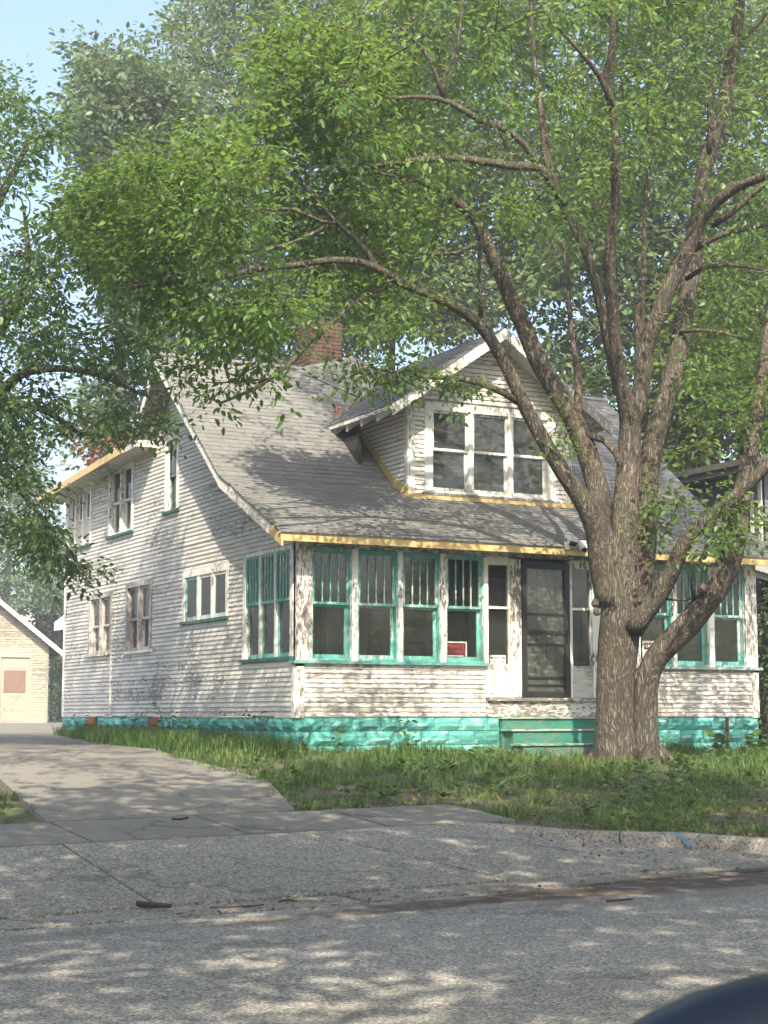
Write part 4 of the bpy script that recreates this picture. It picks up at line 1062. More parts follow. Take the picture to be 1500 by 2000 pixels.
# ---- the street tree
TD = 24.0
def limbs_build(parent, limbs, depth, mat, sides=10, wob=.05, name='limb', trunk=0):
    nodes = []
    for k, L in enumerate(limbs):
        path, rad = limb_path(L, depth); mb = MB(); mb.tube(path, rad, max(5, min(sides, int(4+max(rad)*40))), wob=wob)
        mb.build('trunk' if k < trunk else name, mat, parent, True)
        nodes += [p for p, r in zip(path, rad) if r < .14]
    return np.array(nodes)
tb = gp(1215, 1485); ST = thing('street_tree', tuple(tb), 'large multi stemmed tree with furrowed bark in front of the clapboard house', 'tree')
TD = (tb-CAM) @ _fw-.1
LIMBS = [
 # trunks
 [(1205, 1530, 62, 0), (1205, 1480, 56, 0), (1203, 1400, 46, 0), (1205, 1300, 44, 0), (1212, 1210, 48, 0), (1218, 1150, 46, 0), (1215, 1090, 36, 0), (1219, 1030, 30, 0), (1224, 960, 29, .1), (1229, 890, 26, .2), (1230, 820, 25, .2), (1216, 760, 17, 0), (1204, 690, 15, -.2), (1196, 604, 14, -.4), (1191, 524, 13, -.6), (1193, 460, 12, -.8), (1203, 400, 11, -1), (1201, 340, 11, -1.2), (1204, 262, 10, -1.4), (1192, 192, 10, -1.5), (1182, 157, 9, -1.6), (1195, 105, 8, -1.8), (1196, 35, 7, -2), (1190, -40, 6, -2.2), (1185, -160, 4, -2.4)],
 [(1262, 1530, 36, -.15), (1262, 1480, 31, -.15), (1261, 1400, 27, -.15), (1264, 1335, 27, -.15), (1275, 1295, 27, -.2), (1302, 1262, 28, -.3), (1334, 1230, 29, -.4), (1368, 1188, 29, -.5), (1399, 1150, 28, -.6), (1418, 1112, 28, -.7), (1430, 1075, 28, -.7), (1437, 1040, 26, -.7), (1447, 980, 22, -.6), (1460, 910, 19, -.5), (1468, 870, 18, -.4), (1482, 800, 17, -.2), (1492, 735, 16, 0), (1500, 660, 15, .2), (1512, 560, 13, .4), (1530, 400, 9, .6), (1540, 200, 6, .8)],
 # limbs
 [(1200, 1180, 40, 0), (1180, 1100, 36, 0), (1166, 1030, 30, -.1), (1140, 978, 23, -.2), (1104, 930, 19, -.3), (1056, 850, 17, -.4), (1018, 778, 16, -.5), (990, 718, 15, -.6), (958, 662, 14, -.7), (928, 626, 13, -.9), (880, 594, 12, -1.1), (838, 575, 11, -1.3), (792, 556, 10, -1.5), (738, 525, 9, -1.8), (708, 513, 8, -2.0), (650, 508, 8, -2.3), (570, 519, 7, -2.6), (500, 526, 6.5, -2.9), (440, 541, 6, -3.2), (367, 551, 5, -3.5), (280, 556, 3.5, -3.8), (225, 565, 2, -4)],
 [(1196, 1120, 32, .2), (1188, 1060, 30, .3), (1176, 1000, 27, .3), (1160, 924, 25, .4), (1134, 852, 24, .5), (1112, 806, 23, .5), (1080, 752, 22, .5), (1044, 690, 21, .5), (1020, 632, 20, .5), (1000, 590, 18, .4), (980, 540, 16, .3), (960, 498, 15, .2), (943, 452, 13, .1), (918, 418, 12, 0), (885, 388, 10, -.2), (858, 370, 8, -.4), (800, 350, 5, -.8), (740, 338, 3, -1.2)],
 [(1234, 830, 22, .3), (1250, 775, 21, .4), (1256, 720, 20, .4), (1262, 670, 19, .4), (1282, 630, 19, .3), (1306, 562, 18, .2), (1332, 512, 17, .2), (1349, 476, 17, .1), (1368, 430, 16, 0), (1394, 398, 14, -.2), (1440, 365, 12, -.5), (1500, 343, 10, -.9), (1580, 320, 7, -1.3)],
 [(1240, 1180, 34, .4), (1256, 1090, 28, .5), (1262, 1000, 26, .6), (1269, 900, 25, .7), (1286, 825, 24, .8), (1310, 755, 23, .9), (1322, 700, 22, 1), (1336, 620, 21, 1.1), (1348, 545, 20, 1.2), (1358, 480, 19, 1.3), (1367, 402, 18, 1.3), (1380, 310, 18, 1.3), (1402, 245, 17, 1.3), (1423, 157, 16, 1.3), (1438, 70, 14, 1.3), (1446, -20, 13, 1.3), (1450, -150, 9, 1.3)],
 [(1236, 1230, 26, -.2), (1262, 1192, 24, -.3), (1290, 1156, 21, -.4), (1315, 1108, 19, -.5), (1331, 1072, 18, -.6), (1354, 1040, 17, -.7), (1384, 1014, 16, -.8), (1414, 990, 16, -.9), (1444, 962, 15, -1.0), (1472, 936, 14, -1.1), (1500, 908, 13, -1.2), (1560, 860, 10, -1.5), (1640, 790, 7, -1.8)],
 # broken stub and smaller limbs
 [(1250, 760, 15, .6), (1251, 690, 14, .7), (1248, 640, 13, .7), (1252, 592, 10, .7), (1257, 545, 7, .8), (1258, 450, 5, .8), (1265, 330, 4, .8)],
 [(1128, 830, 12, .5), (1130, 765, 10, .6), (1125, 700, 8, .7), (1115, 640, 6, .8), (1110, 560, 5, .9), (1100, 470, 4, 1)],
 [(1012, 785, 9, -.5), (985, 768, 8.5, -.6), (956, 755, 8, -.8), (905, 741, 7, -1), (833, 736, 5.5, -1.3), (771, 728, 4, -1.6), (720, 716, 2.5, -1.8)],
 [(738, 525, 8, -1.8), (708, 480, 7, -1.8), (665, 441, 6, -1.9), (630, 404, 5, -2), (600, 370, 4, -2.2), (560, 300, 3, -2.4)],
 [(660, 436, 5, -1.9), (612, 428, 5, -2.1), (584, 412, 4.5, -2.2), (540, 408, 4, -2.5), (470, 410, 3, -2.8)],
 [(640, 440, 5, -2), (580, 470, 4.5, -2.2), (520, 486, 4, -2.5), (440, 492, 3, -2.8), (360, 480, 2, -3)],
 [(760, 560, 6, -1.5), (700, 585, 5.5, -1.7), (640, 640, 5.5, -1.9), (596, 676, 6, -2), (568, 710, 6, -2), (533, 735, 5.5, -2.1), (500, 758, 5, -2.2), (470, 770, 4, -2.3), (440, 786, 3.5, -2.4), (418, 784, 2.5, -2.4), (398, 774, 2, -2.4)],
 [(520, 740, 3.5, -2.1), (470, 745, 3, -2.2), (420, 748, 2, -2.3)],
 [(1196, 210, 8, -1.5), (1175, 155, 7, -1.7), (1142, 112, 5, -2), (1108, 74, 4, -2.2), (1060, 20, 3, -2.5)],
 [(1100, 400, 12, .2), (1075, 350, 12, 0), (1058, 330, 11, -.1), (1000, 325, 10, -.3), (960, 318, 9, -.5), (900, 310, 8, -.8), (770, 318, 7, -1.1), (700, 330, 4, -1.4)],
 [(1212, 770, 15, .1), (1192, 690, 13, .2), (1178, 620, 12, .3), (1165, 560, 11, .3), (1140, 480, 11, .3), (1100, 400, 12, .2), (1080, 350, 11, .2), (1066, 300, 10, .2), (1062, 255, 9, .2), (1050, 180, 7, .2), (1040, 60, 5, .2), (1030, -80, 3, .2)],
 [(1058, 330, 8, -.1), (1000, 260, 8, -.4), (940, 235, 8, -.6), (868, 196, 7, -.8), (835, 190, 5, -1), (760, 195, 4, -1.3), (690, 240, 3, -1.6)],
 [(868, 196, 6, -.8), (860, 170, 5, -.9), (830, 100, 4.5, -1), (770, 40, 4, -1.2), (740, -30, 3, -1.3)],
 [(866, 195, 5, -.8), (870, 140, 5, -.8), (892, 100, 4.5, -.8), (900, 40, 4, -.8), (915, -40, 3, -.8)],
 [(1390, 440, 9, .2), (1430, 415, 8, 0), (1470, 380, 7, -.2), (1520, 330, 5, -.4)],
 [(1352, 490, 8, .3), (1400, 462, 7, 0), (1450, 448, 6, -.2), (1520, 435, 4, -.5)],
 [(1340, 545, 6, .6), (1372, 524, 5.5, .4), (1420, 516, 5, .2), (1500, 528, 3.5, -.1)],
 [(1328, 648, 5, .9), (1390, 645, 4.5, .6), (1450, 660, 3.5, .4)],
 [(1385, 300, 7, 1.2), (1410, 110, 6, 1), (1470, 60, 5, .8), (1510, 10, 4, .6)],
 [(1150, 850, 8, .4), (1176, 858, 7.5, .3), (1200, 880, 8, .2), (1216, 915, 9, .1)],
 [(950, 460, 7, .2), (905, 490, 5.5, .1), (850, 496, 4, -.2), (780, 490, 3, -.5)],
 [(940, 620, 5, -.9), (938, 560, 4.5, -1), (936, 500, 4, -1.1), (945, 440, 3, -1.2)],
 [(776, 520, 4, -1.5), (766, 480, 4, -1.5), (756, 430, 3.5, -1.5)],
 [(1200, 60, 9, -1.8), (1150, -200, 8, -1.5), (1000, -420, 6, -1), (900, -600, 4, -1)],
 # low shoot on the right limb
 [(1356, 1170, 5, -.6), (1352, 1150, 5, -.8), (1348, 1125, 4.5, -.9), (1366, 1098, 4, -1), (1378, 1070, 4, -1.1), (1392, 1030, 3, -1.1), (1400, 985, 2.5, -1.2)],
 [(1300, 1170, 3, -.3), (1335, 1172, 2.5, -.5), (1350, 1168, 4, -.6)],
]
stn = limbs_build(ST, LIMBS, TD, M['bark'], 18, .05, trunk=2)
# root flare and knots
for (x, y, r, dd) in ((1163, 1178, 13, -.25), (1166, 1195, 12, -.28), (1250, 1172, 10, -.35), (1290, 1060, 8, .3), (1372, 1150, 16, -.75)):
    p = at(x, y, TD+dd); rr = .62*r*TD/FPX; mb = MB(); mb.tube([p+_rt*(-.0)+np.array([0, 0, -rr]), p+np.array([0, 0, -rr*.5]), p+np.array([0, 0, rr*.4]), p+np.array([0, 0, rr])], [rr*.5, rr, rr*.9, rr*.35], 8, wob=.15); mb.build('knot', M['bark'], ST, True)
for k, (a, L, r) in enumerate(((2.6, .55, .12), (3.6, .45, .13), (4.5, .5, .12), (5.6, .55, .13), (.3, .5, .12), (1.4, .4, .1))):
    c = tb+np.array([.12, 0, 0]); d = np.array([math.cos(a), math.sin(a), 0]); p = [c+d*.28+np.array([0, 0, .34]), c+d*.42+np.array([0, 0, .12]), c+d*(.42+L*.35)+np.array([0, 0, -.03]), c+d*(.42+L*.7)+np.array([0, 0, -.14])]
    MB().tube(p, [r*.8, r*.85, r*.6, r*.3], 9, wob=.12).build('root', M['bark'], ST, True)
A1 = [(560, 20), (700, -60), (900, -320), (1250, -380), (1560, -340), (1600, 200), (1560, 420), (1430, 470), (1300, 400), (1180, 480), (1080, 430), (1000, 470), (880, 440), (780, 470), (700, 430), (600, 350), (540, 180)]
A2 = [(130, 470), (70, 430), (150, 360), (190, 300), (240, 250), (330, 200), (420, 130), (520, 60), (640, 0), (800, 150), (900, 330), (850, 520), (760, 590), (640, 600), (560, 560), (460, 600), (360, 590), (260, 570), (190, 540)]
A2L = [(120, 470), (70, 430), (140, 370), (200, 350), (280, 310), (360, 290), (450, 240), (540, 200), (560, 300), (540, 560), (460, 600), (360, 590), (260, 570), (190, 540)]
A2R = [(480, 100), (640, 0), (800, 150), (900, 330), (850, 520), (760, 590), (640, 600), (520, 560), (500, 300)]
A3 = [(260, 560), (420, 560), (640, 560), (820, 560), (900, 580), (820, 640), (700, 640), (620, 660), (520, 650), (400, 660), (300, 630)]
A4 = [(1420, 420), (1560, 430), (1620, 900), (1520, 900), (1400, 800), (1330, 700), (1360, 560)]
cA = np.vstack([
 sample_region(A1, 1450, TD-2.2, TD+2.4, .5, 55), sample_region(A2L, 520, TD-3.8, TD-.6, .55, 50), sample_region(A2R, 560, TD-1.6, TD+1.2, .55, 50),
 sample_region([(150, 370), (330, 330), (340, 560), (180, 540)], 150, TD-1.2, TD+1.2, .3, 80), sample_region(A3, 170, TD-4.5, TD-1.5, .35, 90), sample_region(A4, 260, TD-1.5, TD+3, .3, 100),
 sample_region([(350, 700), (400, 690), (480, 740), (470, 790), (400, 790), (335, 770)], 16, TD-2.7, TD-2.1, 0, 60),
 sample_region([(430, 690), (560, 690), (570, 745), (500, 770)], 8, TD-2.6, TD-2.0, 0, 60),
 sample_region([(650, 690), (800, 700), (830, 745), (740, 770), (670, 740)], 22, TD-2.2, TD-1.2, 0, 60),
 sample_region([(830, 730), (930, 735), (930, 775), (850, 775)], 9, TD-1.4, TD-.7, 0, 60),
 sample_region([(1060, 800), (1160, 810), (1160, 890), (1080, 880)], 6, TD-.6, TD+.3, 0, 60),
 sample_region([(1270, 950), (1340, 960), (1330, 1110), (1280, 1100)], 14, TD-.9, TD+.2, 0, 60),
 sample_region([(1385, 960), (1460, 970), (1460, 1060), (1380, 1090)], 22, TD-1.8, TD-.7, 0, 60),
])
# the crown is open where the sun reaches the dormer, the upper roof and the side wall
def shading(P):
    d = -np.array(SUNV); f = np.zeros(len(P), bool)
    a = (1.45-P[:, 1])/d[1]; H = P+d*a[:, None]; f |= (a > 0) & (H[:, 0] > 2.5) & (H[:, 0] < 5.5) & (H[:, 2] > 4.8) & (H[:, 2] < 7.4)
    a = -P[:, 0]/d[0]; H = P+d*a[:, None]; f |= (a > 0) & (H[:, 1] > -.2) & (H[:, 1] < 5.2) & (H[:, 2] > 1.2) & (H[:, 2] < 6)
    for pl in ((4.0, 6.8), (3.0, 6.0)):
        a = (pl[1]-P[:, 2])/d[2]; H = P+d*a[:, None]; f |= (a > 0) & (H[:, 0] > -.5) & (H[:, 0] < 2.4) & (abs(H[:, 1]-pl[0]) < 1.0)
    return f
for k in range(2):
    fl = shading(cA) & (rng.random(len(cA)) < .85)
    cA[fl] = CAM+(cA[fl]-CAM)*rng.uniform(.90, .96, (int(fl.sum()), 1))
cA = cA[~(shading(cA) & (rng.random(len(cA)) < .62))]
# the part of the crown between the sun and the porch front
q = np.column_stack([rng.uniform(.2, 8.4, 2600), np.zeros(2600), rng.uniform(1.2, 4.1, 2600)])+np.array(SUNV)*rng.uniform(4.5, 11, 2600)[:, None]
v = q-CAM; dz_ = v @ _fw; q2 = np.column_stack([750+FPX*(v @ _rt)/dz_, 1000-FPX*(v @ _up)/dz_])
q = q[(inpoly(q2, A1) | inpoly(q2, A2R)) & ~shading(q)]; cA = np.vstack([cA, q[:210]])
# the long limbs stay bare on their street side
LN = []
for L in LIMBS:
    p_, r_ = limb_path(L, TD); LN += [(p, r) for p, r in zip(p_, r_) if r > .022]
LP = np.array([p for p, r in LN]); lz = (LP-CAM) @ _fw; lx = 750+FPX*((LP-CAM) @ _rt)/lz; ly = 1000-FPX*((LP-CAM) @ _up)/lz
cz = (cA-CAM) @ _fw; cx_ = 750+FPX*((cA-CAM) @ _rt)/cz; cy_ = 1000-FPX*((cA-CAM) @ _up)/cz
D2 = (cx_[:, None]-lx[None])**2+((cy_[:, None]-ly[None])*1.1)**2
near = ((D2 < 52**2) & (cz[:, None] < lz[None]+.25)).any(1) & (cy_ < 700)
cA = cA[~(near & (rng.random(len(cA)) < .85))]
# the crown above and outside the frame goes on towards the street
top = rng.uniform(-1, 1, (700, 3)); top = top[(top**2).sum(1) < 1]
top = np.array(at(1050, -420, TD-.5))+top*np.array([4.6, 3.0, 2.2])
crown_from(ST, np.vstack([cA, top]), stn, tb, .100, 30, .47, M['leaf'], M['bark'], (.011, .004), .5, 1.0)

# ---- tree at the left edge
lt0 = at(-175, 1540, 25.0); lt0[2] = terr(lt0[0], lt0[1])
LT = thing('left_tree', tuple(lt0), 'leafy tree leaning in from the left edge beside the driveway', 'tree')
LLIMBS = [
 [(-165, 1150, 30, 0), (-175, 800, 26, -.5), (-190, 450, 20, -1.5), (-180, 150, 15, -3), (-140, -100, 10, -5), (-60, -250, 6, -7), (20, -320, 4, -9)],
 [(-175, 1560, 48, 0), (-172, 1400, 38, 0), (-165, 1150, 34, 0), (-150, 950, 32, 0), (-110, 800, 28, 0), (-50, 700, 22, -.2), (0, 640, 17, -.3), (21, 602, 13, -.4), (45, 560, 10, -.5), (54, 500, 8, -.6), (52, 450, 5, -.7), (45, 400, 3, -.8)],
 [(-110, 800, 20, 0), (-40, 780, 16, -.2), (0, 768, 13, -.3), (30, 738, 11, -.5), (75, 722, 9, -.8), (130, 720, 8, -1), (190, 732, 6, -1.3), (246, 756, 4, -1.6), (290, 775, 2.5, -1.8)],
 [(-100, 810, 14, .2), (0, 789, 10, .3), (60, 792, 9, .4), (114, 816, 7, .5), (150, 846, 5, .6), (190, 850, 3, .7)],
 [(-120, 850, 14, 0), (-20, 900, 9, -.4), (40, 960, 7, -.8), (90, 1020, 5, -1.2), (140, 1080, 3.5, -1.4), (170, 1130, 2, -1.5)],
 [(-110, 800, 18, .2), (-90, 600, 14, .3), (-30, 450, 10, .3), (30, 330, 7, .3), (70, 250, 4, .3)],
 [(50, 540, 5, -.5), (90, 520, 4, -.6), (130, 500, 2.5, -.7)],
 [(50, 440, 3, -.7), (48, 410, 2.2, -.7), (40, 385, 1.4, -.7)], [(50, 430, 2, -.7), (60, 405, 1.5, -.7), (52, 380, 1, -.7)], [(49, 440, 2, -.7), (25, 425, 1.4, -.7), (5, 430, .9, -.7)],
]
LLIMBS = LLIMBS[1:2]+LLIMBS[:1]+LLIMBS[2:]
ltn = limbs_build(LT, LLIMBS, 25.0, M['bark'], 12, .05, trunk=1)
B1 = [(-250, 150), (-40, 130), (30, 150), (70, 200), (130, 245), (90, 300), (60, 360), (20, 400), (-40, 420), (-250, 420)]
B2 = [(-250, 480), (0, 490), (60, 470), (130, 500), (140, 560), (100, 620), (180, 640), (260, 640), (330, 690), (310, 730), (230, 745), (150, 715), (60, 705), (-50, 740), (-250, 760)]
B3 = [(-250, 760), (0, 740), (100, 740), (150, 790), (230, 800), (330, 800), (345, 840), (280, 850), (200, 860), (100, 850), (60, 900), (105, 950), (110, 1040), (60, 1060), (0, 1060), (-250, 1000)]
B4 = [(60, 1010), (130, 1060), (185, 1110), (170, 1150), (120, 1120), (60, 1070)]
LOUT = sample_region([(-600, -190), (240, -190), (240, -560), (-600, -560)], 420, 13, 21, .2, 120)
cB = np.vstack([LOUT, sample_region(B1, 240, 23, 27, .25, 70), sample_region(B2, 420, 22.5, 27, .35, 70), sample_region(B3, 460, 22.5, 26.5, .35, 70), sample_region(B4, 36, 23.2, 24.2, .1, 60)])
crown_from(LT, cB, ltn, lt0, .105, 24, .40, M['leaf_left'], M['bark'], (.010, .004), .5)

# ---- trees behind
def far_tree(name, label, px, base_y, depth, trunk_r, limbs, regions, lmat, bmat, leaf=.19, per=24, spread=.7, group='trees behind the house', zbase=None):
    b = at(px, base_y, depth); b[2] = terr(b[0], b[1])
    t = thing(name, tuple(b), label, 'tree', group); nodes = []
    for k, L in enumerate(limbs):
        path, rad = limb_path(L, depth)
        if k == 0: path = [b-np.array([0, 0, .3])]+path; rad = [rad[0]*1.3]+rad
        mb = MB(); mb.tube(path, rad, 8, wob=.06); mb.build('trunk' if k == 0 else 'limb', bmat, t, True); nodes += list(path[1:])
    c = np.vstack([sample_region(poly, n, depth-dd, depth+dd, cl, cs) for poly, n, dd, cl, cs in regions])
    crown_from(t, c, np.array(nodes), b, leaf, per, spread, lmat, bmat, (.03, .008), .4)
    return t
far_tree('tall_tree', 'tall pale green tree behind the rear corner of the house, leftmost far tree', 235, 1300, 44, .3,
 [[(240, 1100, 14, 0), (236, 800, 13, 0), (232, 500, 11, 0), (225, 250, 8, 0), (210, 120, 4, 0)], [(234, 600, 8, 0), (290, 450, 6, -.5), (340, 330, 3, -1)], [(232, 500, 7, 0), (180, 380, 5, .5), (165, 260, 3, .8)]],
 [([(150, 105), (190, 85), (270, 105), (340, 160), (400, 200), (420, 420), (400, 640), (310, 690), (230, 640), (190, 540), (160, 420), (185, 330), (140, 270), (135, 190), (165, 150)], 1500, 3, .62, 42), ([(190, 700), (330, 740), (330, 820), (220, 880), (120, 850)], 160, 2, .3, 60)], M['leaf_pale'], M['bark_far'])
far_tree('tall_tree', 'tall grey green tree behind the roof ridge with its top running off the upper edge', 520, 1250, 50, .35,
 [[(520, 1000, 15, 0), (515, 700, 14, 0), (500, 400, 11, 0), (470, 150, 8, 0), (450, -50, 5, 0)], [(510, 500, 8, 0), (600, 350, 6, -.5), (660, 200, 4, -1)], [(505, 420, 8, 0), (420, 280, 5, .6), (370, 150, 3, 1)]],
 [([(310, 60), (370, 0), (480, -120), (700, -160), (860, 0), (880, 300), (840, 600), (700, 690), (560, 720), (430, 700), (360, 560), (340, 380), (420, 260), (350, 130)], 2300, 4, .5, 55)], M['leaf_bg'], M['bark_far'])
far_tree('tall_tree', 'tall dark tree behind the dormer gable with grey trunk', 770, 1250, 46, .3,
 [[(765, 1000, 12, 0), (763, 700, 11, 0), (770, 450, 9, 0), (800, 150, 6, 0), (820, -100, 4, 0)], [(766, 600, 7, 0), (860, 450, 6, 0), (960, 300, 4, 0)]],
 [([(640, 480), (760, 200), (900, -60), (1080, -80), (1100, 300), (1060, 560), (960, 640), (850, 660), (760, 640), (660, 660)], 1700, 3.5, .3, 80)], M['leaf_bg'], M['bark_far'])
far_tree('tall_tree', 'tall yellow green tree between the two houses behind the forked trunk', 1250, 1250, 42, .3,
 [[(1255, 1100, 13, 0), (1258, 800, 12, 0), (1262, 500, 10, 0), (1275, 250, 8, 0), (1290, -50, 5, 0)], [(1258, 700, 8, 0), (1180, 560, 6, 0), (1110, 420, 4, 0)], [(1260, 650, 8, 0), (1340, 520, 6, 0), (1420, 380, 4, 0)]],
 [([(1030, 560), (1080, 380), (1150, 0), (1420, -100), (1560, 50), (1560, 560), (1440, 640), (1330, 640), (1240, 700), (1180, 860), (1120, 780), (1060, 640)], 1900, 3.5, .45, 60)], M['leaf_bg'], M['bark_far'])
far_tree('tall_tree', 'sunlit yellow green tree over the dark neighbour roof', 1390, 1200, 40, .25,
 [[(1385, 1100, 9, 0), (1388, 850, 8, 0), (1395, 650, 6, 0), (1400, 450, 3, 0)]],
 [([(1290, 560), (1400, 500), (1560, 480), (1560, 880), (1450, 890), (1400, 840), (1340, 930), (1290, 930), (1270, 800)], 900, 2.5, .3, 60)], M['leaf_yellow'], M['bark_far'])
far_tree('pale_trunk_tree', 'tree with a pale bare trunk rising behind the garage roof', 25, 1250, 72, .3,
 [[(14, 1200, 8, 0), (18, 1080, 7, 0), (30, 1000, 6, 0), (42, 930, 4, 0), (50, 860, 3, 0)], [(26, 1020, 4, 0), (70, 985, 3, 0), (110, 960, 2, 0)]],
 [([(-60, 820), (40, 840), (110, 960), (130, 1060), (110, 1150), (60, 1190), (-60, 1180)], 430, 4, .3, 50)], M['leaf_pale'], M['bark_pale'], .24, 18, 1.0)
def bush(name, label, poly, depth, n, lmat, leaf=.14, per=22, spread=.6, dd=1.5, group=None):
    b = at(np.mean([p[0] for p in poly]), max(p[1] for p in poly), depth); b[2] = terr(b[0], b[1])
    t = thing(name, tuple(b), label, 'bush', group); c = sample_region(poly, n, depth-dd, depth+dd, .1, 40)
    topz = max(c[:, 2]); nodes = [b+np.array([0, 0, h]) for h in np.linspace(-.1, (topz-b[2])*.8, 8)]
    MB().tube(nodes, np.linspace(.09, .03, 8), 6).build('trunk', M['bark_far'], t, True)
    crown_from(t, c, np.array(nodes), b, leaf, per, spread, lmat, M['bark_far'], (.02, .006), .3)
bush('brown_bush', 'rounded brownish green bush between the garage and the house', [(62, 1180), (80, 1120), (112, 1110), (135, 1150), (140, 1300), (110, 1300), (70, 1240)], 80, 260, M['leaf_bush'], .16)
bush('green_bush', 'low green bush beside the garage corner', [(100, 1285), (130, 1280), (135, 1412), (102, 1400)], 74, 150, M['leaf_bg'], .14, 18, .5, .8)
bush('dark_hedge', 'dark bush between the porch and the neighbour house at the right edge', [(1483, 1150), (1560, 1120), (1600, 1470), (1484, 1470)], 31, 260, M['leaf_bg'], .11, 18, .4, 1.0)
bush('red_bush', 'small tree of reddish brown leaves above the shed roof', [(150, 880), (200, 830), (250, 850), (240, 890), (180, 920)], 41, 26, M['leaf_red'], .16, 12, .5, .8)

# ---- trees on the camera's side of the street; they shade the road
def shade_tree(x, y, h, rad, n, label, oy=6.0):
    z0 = float(terr(x, y)); t = thing('shade_tree', (x, y, z0), label, 'tree', 'trees on the near side of the street')
    path = [np.array([x+.15*math.sin(k), y+.1*math.cos(k*1.3), z0-.2+k*(h*.75)/7]) for k in range(8)]
    MB().tube(path, np.linspace(.34, .10, 8), 10, wob=.06).build('trunk', M['bark'], t, True); nodes = list(path[3:])
    for k in range(6):
        a = k*1.05+.3; e = np.array([x, y+oy, z0+h*.74])+np.array([math.cos(a)*rad[0]*.7, math.sin(a)*rad[1]*.7, h*.05*(k % 3)])
        s = path[4+(k % 3)]; L = [s+(e-s)*u+np.array([0, 0, .5*math.sin(u*math.pi)]) for u in np.linspace(0, 1, 7)]
        MB().tube(L, np.linspace(.11, .02, 7), 6, wob=.05).build('limb', M['bark'], t, True); nodes += L[1:]
    q = rng.uniform(-1, 1, (n*3, 3)); q = q[(q**2).sum(1) < 1]; ph = rng.uniform(0, 6, 4)
    f = np.sin(q[:, 0]*8+ph[0]+2*q[:, 1])+np.sin(q[:, 1]*11+ph[1]-2*q[:, 0])+.6*np.sin(q[:, 0]*17+q[:, 1]*19+ph[2]); q = q[rng.uniform(-1.75, -1.3, len(q)) < f][:n]
    c = np.array([x, y+oy, z0+h*.80])+q*np.array([rad[0], rad[1], rad[2]])
    crown_from(t, c, np.array(nodes), (x, y, z0), .25, 13, .55, M['leaf'], M['bark'], (.012, .004), .4)
shade_tree(-15.0, -25.4, 11.5, (7.4, 9.2, 1.3), 2500, 'broad street tree on the near side of the road, left of the car')
shade_tree(-4.0, -25.9, 12.0, (7.6, 9.2, 1.3), 2500, 'broad street tree on the near side of the road, right of the car')
shade_tree(-27.0, -25.5, 11.0, (5.6, 7.0, 2.6), 700, 'broad street tree on the near side of the road, farthest left')
# the wood and gardens across the road behind the camera (mirrored in the window panes)
q = np.column_stack([rng.uniform(-75, 60, 5200), rng.uniform(-52, -42, 5200), rng.uniform(.3, 11, 5200)]); q[:, 2] *= .7+.3*np.sin(q[:, 0]*.45)
ps_, ld_, uv_, sz_ = sprays(q, rng.normal(0, 1, q.shape)/1.7, .75, 4, 1.1)
wl_ = leaves_mesh('tree_line', ps_, ld_, uv_, sz_, M['leaf_bg'], None, 1.3); tag(wl_, 'leafy wood across the road behind the viewer', 'wood', None, 'stuff')

